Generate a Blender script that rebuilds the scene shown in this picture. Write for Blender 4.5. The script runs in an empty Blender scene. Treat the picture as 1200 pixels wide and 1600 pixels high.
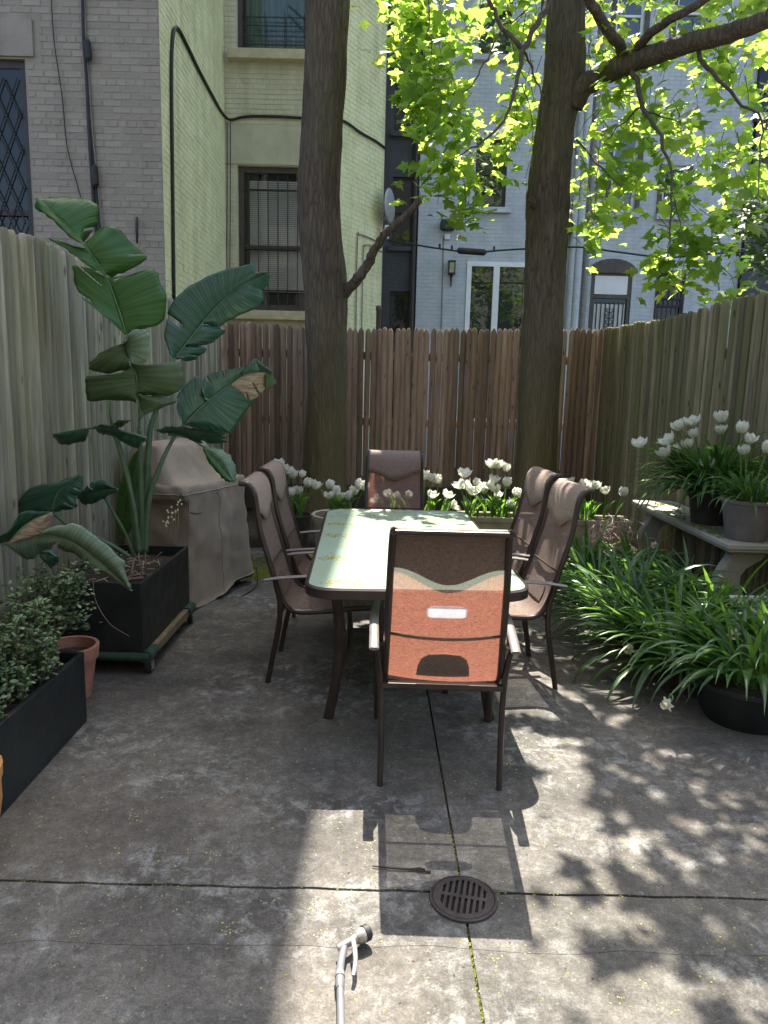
import bpy, bmesh, math, random
import numpy as np
from mathutils import Vector, Matrix, noise

random.seed(7)
rng = np.random.default_rng(7)
SC = bpy.context.scene
COL = SC.collection
R = math.radians

# ------------------------------------------------------------------ camera
CAM_H, PITCH, ROLL, FPX = 1.55, R(9.7), R(1.4), 1140.0
_fw = Vector((0, math.cos(PITCH), -math.sin(PITCH)))
_r0 = Vector((1, 0, 0)); _u0 = _r0.cross(_fw)
_rt = _r0 * math.cos(ROLL) + _u0 * math.sin(ROLL)
_up = _u0 * math.cos(ROLL) - _r0 * math.sin(ROLL)
cam_d = bpy.data.cameras.new('camera')
cam_d.sensor_fit = 'VERTICAL'; cam_d.sensor_height = 24.0; cam_d.lens = 24.0 * FPX / 1600.0
cam_d.clip_start = 0.05; cam_d.clip_end = 500.0
cam = bpy.data.objects.new('camera', cam_d); COL.objects.link(cam)
mw = Matrix((_rt, _up, -_fw)).transposed().to_4x4(); mw.translation = (0, 0, CAM_H)
cam.matrix_world = mw
SC.camera = cam

# ------------------------------------------------------------------ sky, sun, exposure
SUN_EL, SUN_AZ = R(58.5), R(0.35)          # azimuth from +Y towards +X
w = bpy.data.worlds.new('World'); SC.world = w; w.use_nodes = True
wn = w.node_tree.nodes; wl = w.node_tree.links; wn.clear()
sky = wn.new('ShaderNodeTexSky'); sky.sky_type = 'NISHITA'; sky.sun_disc = False
sky.sun_elevation = SUN_EL; sky.sun_rotation = SUN_AZ; sky.dust_density = 3.0; sky.air_density = 0.9; sky.ozone_density = 0.7
bg = wn.new('ShaderNodeBackground'); bg.inputs['Strength'].default_value = 0.145
wo = wn.new('ShaderNodeOutputWorld')
wl.new(sky.outputs[0], bg.inputs[0]); wl.new(bg.outputs[0], wo.inputs[0])
sd = bpy.data.lights.new('sun', 'SUN'); sd.energy = 5.0; sd.angle = R(0.27); sd.color = (1.0, 0.925, 0.825)
sun = bpy.data.objects.new('sun', sd); COL.objects.link(sun)
sdir = Vector((math.sin(SUN_AZ) * math.cos(SUN_EL), math.cos(SUN_AZ) * math.cos(SUN_EL), math.sin(SUN_EL)))
sun.rotation_euler = sdir.to_track_quat('Z', 'Y').to_euler()
vs = SC.view_settings
vs.view_transform = 'Standard'; vs.look = 'None'; vs.gamma = 1.0; vs.use_curve_mapping = False
vs.exposure = 1.97
SC.render.engine = 'CYCLES'
SC.cycles.max_bounces = 8; SC.cycles.diffuse_bounces = 5; SC.cycles.transmission_bounces = 6
SC.cycles.transparent_max_bounces = 8; SC.cycles.use_denoising = True
SC.cycles.sample_clamp_indirect = 6.0

# survey helpers: where a sight line meets a depth, a height, or a side plane
def _ray(px, py): return _fw + _rt * ((px - 600) / FPX) - _up * ((py - 800) / FPX)
def at(px, py, Y):
    d = _ray(px, py); return Vector((0, 0, CAM_H)) + d * (Y / d.y)
def gr(px, py, z=0.0):
    d = _ray(px, py); return Vector((0, 0, CAM_H)) + d * ((z - CAM_H) / d.z)
def proj(p):
    v = Vector(p) - Vector((0, 0, CAM_H)); c = v.dot(_fw)
    return 600 + FPX * v.dot(_rt) / c, 800 - FPX * v.dot(_up) / c

# ------------------------------------------------------------------ materials
class NT:
    def __init__(s, name):
        s.m = bpy.data.materials.new(name); s.m.use_nodes = True
        s.t = s.m.node_tree; s.n = s.t.nodes; s.n.clear()
        s.out = s.n.new('ShaderNodeOutputMaterial')
    def add(s, typ, **kw):
        nd = s.n.new(typ)
        for k, v in kw.items():
            if k.startswith('i_'):
                key = k[2:]; key = int(key) if key.isdigit() else key.replace('_', ' ')
                nd.inputs[key].default_value = v
            else: setattr(nd, k, v)
        return nd
    def lk(s, a, b): s.t.links.new(a, b)
    def coords(s, stretch=(1, 1, 1), rand=False):
        tc = s.add('ShaderNodeTexCoord'); mp = s.add('ShaderNodeMapping')
        mp.inputs['Scale'].default_value = stretch
        s.lk(tc.outputs['Object'], mp.inputs['Vector'])
        if rand:
            oi = s.add('ShaderNodeObjectInfo'); ml = s.add('ShaderNodeVectorMath', operation='SCALE')
            cx = s.add('ShaderNodeCombineXYZ')
            for i in range(3): s.lk(oi.outputs['Random'], cx.inputs[i])
            s.lk(cx.outputs[0], ml.inputs[0]); ml.inputs['Scale'].default_value = 37.0
            s.lk(ml.outputs[0], mp.inputs['Location'])
        return mp.outputs[0]
    def noise(s, v, scale, detail=4, rough=0.55, dist=0.0):
        nz = s.add('ShaderNodeTexNoise'); nz.inputs['Scale'].default_value = scale
        nz.inputs['Detail'].default_value = detail; nz.inputs['Roughness'].default_value = rough
        nz.inputs['Distortion'].default_value = dist
        s.lk(v, nz.inputs['Vector']); return nz.outputs['Fac']
    def ramp(s, f, stops):
        r = s.add('ShaderNodeValToRGB'); el = r.color_ramp.elements
        while len(el) < len(stops): el.new(0.5)
        for e, (p, c) in zip(el, stops):
            e.position = p
            e.color = (c, c, c, 1) if isinstance(c, (int, float)) else (*c, 1)
        s.lk(f, r.inputs[0]); return r.outputs[0]
    def mix(s, f, a, b, mode='MIX'):
        m = s.add('ShaderNodeMix', data_type='RGBA', blend_type=mode)
        for sock, val in ((m.inputs[0], f), (m.inputs[6], a), (m.inputs[7], b)):
            if hasattr(val, 'links'): s.lk(val, sock)
            elif isinstance(val, (int, float)): sock.default_value = val if sock.type == 'VALUE' else (val, val, val, 1)
            else: sock.default_value = (*val, 1)
        return m.outputs[2]
    def val(s, op, a, b):
        m = s.add('ShaderNodeMath', operation=op)
        for i, q in enumerate((a, b)):
            if hasattr(q, 'links'): s.lk(q, m.inputs[i])
            else: m.inputs[i].default_value = q
        return m.outputs[0]
    def bsdf(s, col, rough=0.7, metal=0.0, spec=0.4, bump=None, bstr=0.3, bdist=0.01):
        b = s.add('ShaderNodeBsdfPrincipled')
        if hasattr(col, 'links'): s.lk(col, b.inputs['Base Color'])
        else: b.inputs['Base Color'].default_value = (*col, 1)
        if hasattr(rough, 'links'): s.lk(rough, b.inputs['Roughness'])
        else: b.inputs['Roughness'].default_value = rough
        b.inputs['Metallic'].default_value = metal; b.inputs['Specular IOR Level'].default_value = spec
        if bump is not None:
            bp = s.add('ShaderNodeBump'); bp.inputs['Strength'].default_value = bstr
            bp.inputs['Distance'].default_value = bdist
            s.lk(bump, bp.inputs['Height']); s.lk(bp.outputs[0], b.inputs['Normal'])
        return b
    def done(s, sh): s.lk(sh.outputs[0], s.out.inputs['Surface']); return s.m

def simple(name, c1, c2=None, scale=6.0, rough=0.6, metal=0.0, spec=0.4, bstr=0.15, stretch=(1, 1, 1), rand=False, bdist=0.004):
    t = NT(name); v = t.coords(stretch, rand); f = t.noise(v, scale)
    c2 = c2 or tuple(min(1, x * 1.35) for x in c1)
    col = t.ramp(f, [(0.3, c1), (0.7, c2)])
    return t.done(t.bsdf(col, rough, metal, spec, t.noise(v, scale * 8, 3), bstr, bdist))

def obj_rand(t):
    return t.add('ShaderNodeObjectInfo').outputs['Random']

def wood(name, c_dark, c_light, algae=None, algae_amt=0.4, rough=0.85, knots=True):
    t = NT(name); v = t.coords((22, 22, 1.1), True)
    g = t.noise(v, 1.6, 6, 0.62, 0.6)
    col = t.ramp(g, [(0.28, c_dark), (0.72, c_light)])
    rv = t.ramp(obj_rand(t), [(0.0, 0.48), (0.5, 0.86), (1.0, 1.3)])
    col = t.mix(1.0, col, rv, 'MULTIPLY')
    v2 = t.coords((1.0, 1.0, 0.45), True)
    if algae:
        a = t.ramp(t.noise(v2, 2.2, 4), [(0.62 - algae_amt * 0.4, 0.0), (0.8 - algae_amt * 0.3, 1.0)])
        col = t.mix(t.val('MULTIPLY', a, 0.75), col, algae)
    if knots:
        vo = t.add('ShaderNodeTexVoronoi'); vo.inputs['Scale'].default_value = 5.0
        t.lk(t.coords((2.6, 2.6, 0.8), True), vo.inputs['Vector'])
        k = t.ramp(vo.outputs['Distance'], [(0.06, 1.0), (0.16, 0.0)])
        col = t.mix(t.val('MULTIPLY', k, 0.75), col, tuple(x * 0.28 for x in c_dark))
    return t.done(t.bsdf(col, rough, 0, 0.2, g, 0.5, 0.006))

def brick_paint(name, c1, c2, stain, rough=0.75, streak=0.35, bstr=0.35, bricks=None):
    """painted masonry: uneven coat, rain streaks, grime; optional brick relief for far walls"""
    t = NT(name); v = t.coords((1, 1, 1)); vs_ = t.coords((3.0, 3.0, 0.22))
    col = t.ramp(t.noise(v, 3.0, 6, 0.65), [(0.32, c1), (0.68, c2)])
    st = t.ramp(t.noise(vs_, 1.6, 5, 0.6), [(0.45, 0.0), (0.75, 1.0)])
    col = t.mix(t.val('MULTIPLY', st, streak), col, stain)
    rv = t.ramp(obj_rand(t), [(0.0, 0.88), (1.0, 1.1)])
    col = t.mix(1.0, col, rv, 'MULTIPLY')
    h = t.noise(v, 45, 4)
    if bricks is not None:
        bx = t.add('ShaderNodeTexBrick'); mp = t.add('ShaderNodeMapping'); tc = t.add('ShaderNodeTexCoord')
        mp.inputs['Rotation'].default_value = (R(90), 0, bricks)
        t.lk(tc.outputs['Object'], mp.inputs['Vector']); t.lk(mp.outputs[0], bx.inputs['Vector'])
        for k, q in (('Scale', 1.0), ('Mortar Size', 0.006), ('Mortar Smooth', 0.6), ('Brick Width', 0.21), ('Row Height', 0.072)):
            bx.inputs[k].default_value = q
        bx.inputs['Color1'].default_value = (1, 1, 1, 1); bx.inputs['Color2'].default_value = (0.92, 0.92, 0.92, 1); bx.inputs['Mortar'].default_value = (0.8, 0.8, 0.8, 1)
        col = t.mix(0.8, col, bx.outputs['Color'], 'MULTIPLY')
        inv = t.val('SUBTRACT', 1.0, bx.outputs['Fac'])
        h = t.val('ADD', t.val('MULTIPLY', h, 0.25), inv)
    return t.done(t.bsdf(col, rough, 0, 0.3, h, bstr, 0.008))

def leaf_mat(name, c1, c2, trans, tmix=0.5, rough=0.45, spec=0.4, vein=None, island=True, rand=False):
    t = NT(name)
    if island: rv = t.add('ShaderNodeNewGeometry').outputs['Random Per Island']
    else: rv = obj_rand(t)
    n2 = t.noise(t.coords((1, 1, 1), rand), 9, 3)
    f = t.val('ADD', t.val('MULTIPLY', rv, 0.6), t.val('MULTIPLY', n2, 0.4))
    col = t.ramp(f, [(0.15, c1), (0.85, c2)])
    bump = None
    if vein:
        wv = t.add('ShaderNodeTexWave'); wv.inputs['Scale'].default_value = vein; wv.inputs['Distortion'].default_value = 1.2
        t.lk(t.coords((1, 1, 1)), wv.inputs['Vector']); bump = wv.outputs['Fac']
    b = t.bsdf(col, rough, 0, spec, bump, 0.15, 0.002)
    tr = t.add('ShaderNodeBsdfTranslucent')
    tc = t.mix(rv, trans, (trans[0] * 0.38, trans[1] * 0.52, trans[2] * 0.6)); t.lk(tc, tr.inputs['Color'])
    mx = t.add('ShaderNodeMixShader'); mx.inputs[0].default_value = tmix
    t.lk(b.outputs[0], mx.inputs[1]); t.lk(tr.outputs[0], mx.inputs[2])
    return t.done(mx)

M = {}
# concrete patio
t = NT('concrete'); v = t.coords()
base = t.ramp(t.noise(v, 2.3, 8, 0.62), [(0.3, (0.078, 0.074, 0.065)), (0.5, (0.148, 0.138, 0.122)), (0.72, (0.24, 0.222, 0.195))])
fine = t.noise(v, 55, 5, 0.7)
base = t.mix(0.5, base, t.ramp(fine, [(0.3, 0.42), (0.7, 1.5)]), 'MULTIPLY')
rd = t.ramp(t.noise(v, 1.1, 4), [(0.45, 0.0), (0.7, 1.0)])
base = t.mix(t.val('MULTIPLY', rd, 0.4), base, (0.22, 0.175, 0.145))
dk = t.ramp(t.noise(t.coords((1.4, 1.0, 1)), 1.7, 6, 0.6, 0.5), [(0.52, 0.0), (0.68, 1.0)])
base = t.mix(t.val('MULTIPLY', dk, 0.4), base, (0.075, 0.072, 0.062))
wm = t.ramp(t.noise(t.coords((0.8, 1.5, 1)), 1.25, 5, 0.6), [(0.42, 0.0), (0.60, 1.0)])
wf = t.ramp(t.noise(v, 11, 9, 0.8, 0.4), [(0.49, 0.0), (0.60, 1.0)])
base = t.mix(t.val('MULTIPLY', t.val('MULTIPLY', wm, wf), 0.5), base, (0.56, 0.57, 0.55))
wf2 = t.ramp(t.noise(v, 34, 6, 0.75), [(0.60, 0.0), (0.66, 1.0)])
base = t.mix(t.val('MULTIPLY', wf2, 0.5), base, (0.45, 0.45, 0.42))
sp = t.add('ShaderNodeTexVoronoi'); sp.inputs['Scale'].default_value = 95.0; t.lk(v, sp.inputs['Vector'])
spk = t.ramp(sp.outputs['Distance'], [(0.10, 1.0), (0.2, 0.0)])
base = t.mix(t.val('MULTIPLY', spk, 0.35), base, (0.06, 0.055, 0.045))
gm = t.ramp(t.noise(v, 0.55, 4), [(0.5, 0.0), (0.72, 1.0)])
base = t.mix(t.val('MULTIPLY', gm, 0.28), base, (0.10, 0.115, 0.06))
grit = t.noise(v, 21, 8, 0.82)
base = t.mix(0.8, base, t.ramp(grit, [(0.34, 0.55), (0.5, 0.95), (0.66, 1.5)]), 'MULTIPLY')
gr2 = t.noise(v, 160, 3, 0.7); base = t.mix(0.6, base, t.ramp(gr2, [(0.32, 0.5), (0.68, 1.5)]), 'MULTIPLY')
hgt = t.val('ADD', t.val('MULTIPLY', fine, 0.7), t.noise(v, 9, 4))
base = t.mix(1.0, base, (0.63, 0.635, 0.625), 'MULTIPLY')
M['concrete'] = t.done(t.bsdf(base, 0.85, 0, 0.3, hgt, 0.45, 0.006))
M['joint'] = simple('joint_dirt', (0.02, 0.02, 0.014), (0.06, 0.055, 0.03), 30, 0.95)
M['soil'] = simple('soil', (0.02, 0.015, 0.01), (0.07, 0.052, 0.036), 25, 0.95, bstr=0.8, bdist=0.02)
M['earth'] = simple('earth', (0.05, 0.045, 0.03), (0.10, 0.09, 0.06), 2, 0.95)
M['fence_back'] = wood('cedar_fence', (0.18, 0.12, 0.082), (0.40, 0.285, 0.205), (0.20, 0.17, 0.105), 0.2)
M['fence_left'] = wood('weathered_fence', (0.165, 0.15, 0.108), (0.45, 0.42, 0.315), (0.20, 0.205, 0.11), 0.45)
M['fence_right'] = wood('mossy_fence', (0.115, 0.095, 0.058), (0.30, 0.245, 0.155), (0.13, 0.13, 0.052), 0.6)
M['house'] = brick_paint('house_paint_grey', (0.255, 0.225, 0.18), (0.345, 0.305, 0.25), (0.175, 0.152, 0.12), streak=0.55)
M['house_leaflit'] = brick_paint('house_paint_cream_leaflit', (0.60, 0.60, 0.36), (0.77, 0.765, 0.50), (0.41, 0.43, 0.23), streak=0.6)  # brighter and yellow-green: sky and leaf light put into the paint colour
M['house_tan'] = brick_paint('house_paint_tan', (0.46, 0.435, 0.33), (0.58, 0.55, 0.43), (0.30, 0.28, 0.21), streak=0.55)
M['stone_sill'] = simple('stone_sill', (0.42, 0.36, 0.25), (0.56, 0.49, 0.36), 8, 0.8, bstr=0.3)
M['greywall'] = brick_paint('grey_painted_brick', (0.40, 0.43, 0.47), (0.50, 0.53, 0.57), (0.31, 0.33, 0.36), streak=0.45, bstr=0.6, bricks=0.0)
M['darkwall'] = brick_paint('charcoal_painted_brick', (0.062, 0.066, 0.078), (0.085, 0.09, 0.105), (0.045, 0.047, 0.055), streak=0.3, bstr=0.5, bricks=0.0)
M['own_house'] = brick_paint('own_house_brick', (0.13, 0.132, 0.132), (0.18, 0.182, 0.182), (0.10, 0.10, 0.10), bricks=0.0)
M['winframe_dark'] = simple('window_frame_dark', (0.025, 0.022, 0.02), (0.04, 0.036, 0.032), 6, 0.5)
M['winframe_brown'] = simple('window_frame_brown', (0.055, 0.045, 0.038), (0.085, 0.07, 0.06), 9, 0.55)
M['winframe_white'] = simple('window_frame_white', (0.62, 0.64, 0.66), (0.75, 0.76, 0.78), 4, 0.4)
M['iron'] = simple('black_iron', (0.015, 0.014, 0.014), (0.03, 0.027, 0.025), 18, 0.5)
M['glass'] = NT('dark_window_glass'); t = M['glass']; v = t.coords()
b = t.bsdf((0.018, 0.022, 0.024), 0.03, 0, 0.32, t.noise(v, 2.2, 2), 0.06, 0.02); M['glass'] = t.done(b)
t = NT('bright_glass'); v = t.coords(); M['glass_bright'] = t.done(t.bsdf((0.02, 0.026, 0.024), 0.02, 0, 1.0, t.noise(v, 2.2, 2), 0.06, 0.02))
t = NT('clear_glass'); g1 = t.add('ShaderNodeBsdfGlossy'); g1.inputs['Roughness'].default_value = 0.02
g2 = t.add('ShaderNodeBsdfTransparent'); mx = t.add('ShaderNodeMixShader'); fr = t.add('ShaderNodeFresnel'); fr.inputs[0].default_value = 1.35
t.lk(fr.outputs[0], mx.inputs[0]); t.lk(g2.outputs[0], mx.inputs[1]); t.lk(g1.outputs[0], mx.inputs[2]); M['clear'] = t.done(mx)
M['blind'] = simple('white_blind', (0.60, 0.60, 0.62), (0.70, 0.70, 0.72), 3, 0.6)
M['curtain'] = simple('teal_curtain', (0.06, 0.12, 0.11), (0.13, 0.2, 0.18), 3, 0.8, stretch=(6, 6, 0.4))
M['cable'] = simple('black_cable', (0.012, 0.012, 0.012), (0.03, 0.03, 0.028), 14, 0.6)
M['cable_grey'] = simple('grey_cable', (0.16, 0.15, 0.14), (0.24, 0.23, 0.21), 14, 0.6)
M['metal_grey'] = simple('grey_metal', (0.26, 0.27, 0.27), (0.36, 0.37, 0.37), 14, 0.45, 0.4)
M['white_plastic'] = simple('white_plastic', (0.62, 0.62, 0.60), (0.72, 0.72, 0.70), 6, 0.5)
# bark
t = NT('bark'); v = t.coords((1, 1, 0.11)); vo = t.add('ShaderNodeTexVoronoi'); vo.feature = 'DISTANCE_TO_EDGE'
vo.inputs['Scale'].default_value = 34.0
dv = t.add('ShaderNodeVectorMath', operation='ADD'); nz = t.add('ShaderNodeTexNoise'); nz.inputs['Scale'].default_value = 9.0
t.lk(v, nz.inputs['Vector']); sc_ = t.add('ShaderNodeVectorMath', operation='SCALE'); sc_.inputs['Scale'].default_value = 0.05
t.lk(nz.outputs['Color'], sc_.inputs[0]); t.lk(v, dv.inputs[0]); t.lk(sc_.outputs[0], dv.inputs[1]); t.lk(dv.outputs[0], vo.inputs['Vector'])
rid = t.ramp(vo.outputs['Distance'], [(0.0, 0.0), (0.28, 1.0)])
n1 = t.noise(v, 28, 6, 0.65)
col = t.ramp(n1, [(0.3, (0.06, 0.045, 0.034)), (0.7, (0.14, 0.11, 0.083))])
col = t.mix(t.ramp(rid, [(0.0, 0.8), (0.6, 0.0)]), col, (0.045, 0.034, 0.026))
ms = t.ramp(t.noise(t.coords((1, 1, 0.4)), 3.0, 5), [(0.48, 0.0), (0.7, 1.0)])
col = t.mix(t.val('MULTIPLY', ms, 0.4), col, (0.11, 0.105, 0.055))
sz = t.add('ShaderNodeSeparateXYZ'); t.lk(t.coords(), sz.inputs[0])
alg = t.ramp(t.val('ADD', t.val('MULTIPLY', sz.outputs[2], 0.25), t.val('MULTIPLY', t.noise(t.coords((1, 1, 0.5)), 2.5, 5), 0.5)), [(0.45, 1.0), (0.95, 0.0)])
col = t.mix(t.val('MULTIPLY', alg, 0.55), col, (0.14, 0.12, 0.045))
M['bark'] = t.done(t.bsdf(col, 0.9, 0, 0.2, t.val('ADD', rid, t.val('MULTIPLY', n1, 0.6)), 0.5, 0.012))
M['bark_moss'] = M['bark']
M['twig'] = simple('twig_bark', (0.05, 0.036, 0.027), (0.11, 0.085, 0.065), 20, 0.85, bstr=0.4)
M['maple'] = leaf_mat('maple_leaf', (0.055, 0.12, 0.012), (0.10, 0.19, 0.02), (0.66, 0.84, 0.13), 0.60, 0.5)
M['dark_foliage'] = leaf_mat('dark_foliage', (0.03, 0.07, 0.015), (0.07, 0.12, 0.03), (0.18, 0.30, 0.04), 0.4)
def paddle(name, c1, c2, trans, tmix, rough, spec):
    t = NT(name); uv = t.add('ShaderNodeUVMap'); uv.uv_map = 'blade'; sep = t.add('ShaderNodeSeparateXYZ'); t.lk(uv.outputs[0], sep.inputs[0])
    wob = t.noise(t.coords((1, 1, 1)), 7, 3)
    ph = t.val('ADD', t.val('MULTIPLY', sep.outputs[0], 430.0), t.val('MULTIPLY', wob, 3.0))
    band = t.val('ADD', t.val('MULTIPLY', t.val('SINE', ph, 0.0), 0.5), 0.5)
    ph2 = t.val('ADD', t.val('MULTIPLY', sep.outputs[0], 150.0), t.val('MULTIPLY', wob, 5.0))
    b2 = t.val('ADD', t.val('MULTIPLY', t.val('SINE', ph2, 0.0), 0.5), 0.5)
    f = t.val('ADD', t.val('MULTIPLY', band, 0.4), t.val('ADD', t.val('MULTIPLY', b2, 0.25), t.val('MULTIPLY', wob, 0.5)))
    col = t.ramp(f, [(0.25, c1), (0.9, c2)])
    edge = t.ramp(t.val('ADD', sep.outputs[1], t.val('MULTIPLY', t.noise(t.coords((1, 1, 1)), 30, 4), 0.05)), [(1.0, 0.0), (1.03, 1.0)])
    col = t.mix(t.val('MULTIPLY', edge, 0.6), col, (0.24, 0.2, 0.1))
    b = t.bsdf(col, rough, 0, spec, t.val('ADD', band, b2), 0.16, 0.003)
    tr = t.add('ShaderNodeBsdfTranslucent'); tr.inputs[0].default_value = (*trans, 1)
    mx = t.add('ShaderNodeMixShader'); mx.inputs[0].default_value = tmix
    t.lk(b.outputs[0], mx.inputs[1]); t.lk(tr.outputs[0], mx.inputs[2]); return t.done(mx)
M['bop'] = paddle('bird_of_paradise_leaf', (0.016, 0.055, 0.036), (0.042, 0.115, 0.07), (0.07, 0.16, 0.03), 0.14, 0.33, 0.5)
M['bop_green'] = paddle('bird_of_paradise_leaf_green', (0.026, 0.085, 0.014), (0.06, 0.15, 0.03), (0.12, 0.26, 0.03), 0.25, 0.42, 0.4)
M['bop_pale'] = paddle('bird_of_paradise_leaf_pale', (0.11, 0.17, 0.10), (0.19, 0.26, 0.16), (0.14, 0.2, 0.08), 0.15, 0.45, 0.4)
M['bop_olive'] = paddle('bird_of_paradise_leaf_underside', (0.05, 0.088, 0.034), (0.095, 0.14, 0.06), (0.12, 0.2, 0.06), 0.2, 0.5, 0.3)
M['bop_dry'] = simple('dry_leaf', (0.16, 0.105, 0.06), (0.46, 0.36, 0.25), 14, 0.85, bstr=0.6, stretch=(1, 1, 6), bdist=0.01)
M['petiole'] = simple('petiole', (0.05, 0.10, 0.045), (0.10, 0.16, 0.08), 12, 0.5)
M['shrub'] = leaf_mat('shrub_leaf', (0.03, 0.07, 0.022), (0.19, 0.26, 0.12), (0.10, 0.18, 0.05), 0.2, 0.4, 0.5)
M['strap'] = leaf_mat('strap_leaf', (0.028, 0.085, 0.03), (0.085, 0.165, 0.05), (0.22, 0.42, 0.05), 0.35, 0.34, 0.6, island=False)
M['tulip_leaf'] = leaf_mat('tulip_leaf', (0.06, 0.14, 0.05), (0.10, 0.20, 0.06), (0.30, 0.55, 0.06), 0.4, 0.45, 0.4, island=False)
M['stem'] = simple('green_stem', (0.08, 0.17, 0.04), (0.13, 0.24, 0.06), 10, 0.5)
t = NT('white_petal'); sz = t.add('ShaderNodeSeparateXYZ'); t.lk(t.coords(), sz.inputs[0])
rv = t.add('ShaderNodeNewGeometry').outputs['Random Per Island']
col = t.mix(t.val('MULTIPLY', rv, 0.5), (0.80, 0.80, 0.74), (0.70, 0.71, 0.62)); col = t.mix(t.ramp(sz.outputs[2], [(0.0, 1.0), (0.022, 0.0)]), col, (0.45, 0.52, 0.22))
b = t.bsdf(col, 0.5, 0, 0.3, t.noise(t.coords((60, 60, 8)), 4, 3), 0.25, 0.002); tr = t.add('ShaderNodeBsdfTranslucent'); tr.inputs[0].default_value = (0.84, 0.86, 0.74, 1)
mx = t.add('ShaderNodeMixShader'); mx.inputs[0].default_value = 0.35; t.lk(b.outputs[0], mx.inputs[1]); t.lk(tr.outputs[0], mx.inputs[2]); M['petal'] = t.done(mx)
M['daff'] = leaf_mat('cream_petal', (0.76, 0.74, 0.60), (0.82, 0.80, 0.68), (0.8, 0.78, 0.55), 0.3, 0.5, 0.3)
M['trumpet'] = simple('cream_trumpet', (0.78, 0.70, 0.42), (0.82, 0.76, 0.52), 9, 0.5)
M['shrub_stem'] = simple('shrub_stem', (0.05, 0.038, 0.028), (0.10, 0.075, 0.055), 20, 0.85)
M['dryplant'] = simple('dry_stems', (0.30, 0.22, 0.17), (0.48, 0.38, 0.30), 15, 0.85)
M['moss'] = simple('moss', (0.10, 0.12, 0.015), (0.24, 0.26, 0.04), 40, 0.95, bstr=1.0, bdist=0.01)
M['pollen'] = leaf_mat('maple_flowers', (0.30, 0.30, 0.03), (0.50, 0.46, 0.06), (0.5, 0.5, 0.08), 0.3)
M['debris'] = simple('brown_debris', (0.03, 0.022, 0.014), (0.09, 0.065, 0.04), 60, 0.9)
t = NT('black_planter'); v = t.coords(); col = t.ramp(t.noise(v, 5, 5), [(0.3, (0.009, 0.011, 0.011)), (0.7, (0.02, 0.024, 0.022))])
sc1 = t.ramp(t.noise(t.coords((1, 1, 0.5)), 14, 8, 0.75), [(0.56, 0.0), (0.72, 1.0)]); col = t.mix(t.val('MULTIPLY', sc1, 0.22), col, (0.06, 0.06, 0.05))
M['planter_black'] = t.done(t.bsdf(col, t.ramp(t.noise(v, 9, 4), [(0.3, 0.35), (0.7, 0.62)]), 0, 0.4, t.noise(v, 40, 3), 0.12, 0.003))
M['terracotta'] = simple('terracotta', (0.30, 0.115, 0.07), (0.42, 0.20, 0.14), 9, 0.8, bstr=0.2)
M['orange_glaze'] = simple('orange_pot', (0.42, 0.20, 0.06), (0.55, 0.29, 0.10), 12, 0.45, stretch=(1, 1, 4))
M['stone_pot'] = simple('stone_pot', (0.32, 0.29, 0.22), (0.48, 0.44, 0.35), 9, 0.85, bstr=0.3)
M['stone_trough'] = simple('stone_trough', (0.20, 0.19, 0.10), (0.33, 0.30, 0.18), 8, 0.9, bstr=0.4)
t = NT('bench_concrete'); v = t.coords()
col = t.ramp(t.noise(v, 6, 6, 0.65), [(0.3, (0.26, 0.25, 0.21)), (0.7, (0.42, 0.41, 0.35))])
mo = t.ramp(t.noise(v, 3.0, 5, 0.6), [(0.48, 0.0), (0.66, 1.0)])
col = t.mix(t.val('MULTIPLY', mo, 0.7), col, (0.16, 0.16, 0.045))
M['bench'] = t.done(t.bsdf(col, 0.9, 0, 0.2, t.noise(v, 50, 4), 0.5, 0.004))
M['pot_taupe'] = simple('taupe_pot', (0.13, 0.115, 0.105), (0.19, 0.17, 0.155), 10, 0.8, bstr=0.3)
M['pot_brown'] = simple('brown_pot', (0.035, 0.028, 0.024), (0.06, 0.05, 0.042), 10, 0.7)
M['tub_grey'] = simple('pale_grey_tub', (0.42, 0.43, 0.42), (0.52, 0.53, 0.52), 7, 0.6)
M['cover'] = simple('taupe_cover_cloth', (0.23, 0.18, 0.13), (0.36, 0.29, 0.215), 4, 0.85, bstr=0.2)
M['bronze'] = simple('bronze_frame', (0.032, 0.022, 0.018), (0.052, 0.037, 0.03), 12, 0.34, 0.25, 0.5, bstr=0.04)
# sling cloth: woven, lets sunlight through
t = NT('sling_mesh'); v = t.coords((1, 1, 1))
wv = t.noise(t.coords((420, 420, 40)), 1.0, 3, 0.6); w2 = t.noise(t.coords((60, 60, 500)), 1.0, 2, 0.6)
wf = t.val('MULTIPLY', t.val('ADD', wv, w2), 0.5)
col = t.ramp(wf, [(0.34, (0.14, 0.10, 0.08)), (0.66, (0.36, 0.275, 0.23))])
b = t.bsdf(col, 0.75, 0, 0.25, wf, 0.3, 0.002)
tr = t.add('ShaderNodeBsdfTranslucent'); t.lk(t.ramp(wf, [(0.36, (0.17, 0.056, 0.034)), (0.64, (0.47, 0.185, 0.125))]), tr.inputs[0])
tp = t.add('ShaderNodeBsdfTransparent')
m1 = t.add('ShaderNodeMixShader'); m1.inputs[0].default_value = 0.36; t.lk(b.outputs[0], m1.inputs[1]); t.lk(tr.outputs[0], m1.inputs[2])
m2 = t.add('ShaderNodeMixShader'); m2.inputs[0].default_value = 0.17; t.lk(m1.outputs[0], m2.inputs[1]); t.lk(tp.outputs[0], m2.inputs[2])
M['sling'] = t.done(m2)
t = NT('sling_pillow'); v = t.coords((1, 1, 1))
wf = t.val('MULTIPLY', t.val('ADD', t.noise(t.coords((420, 420, 40)), 1.0, 3, 0.6), t.noise(t.coords((60, 60, 500)), 1.0, 2, 0.6)), 0.5)
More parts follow.
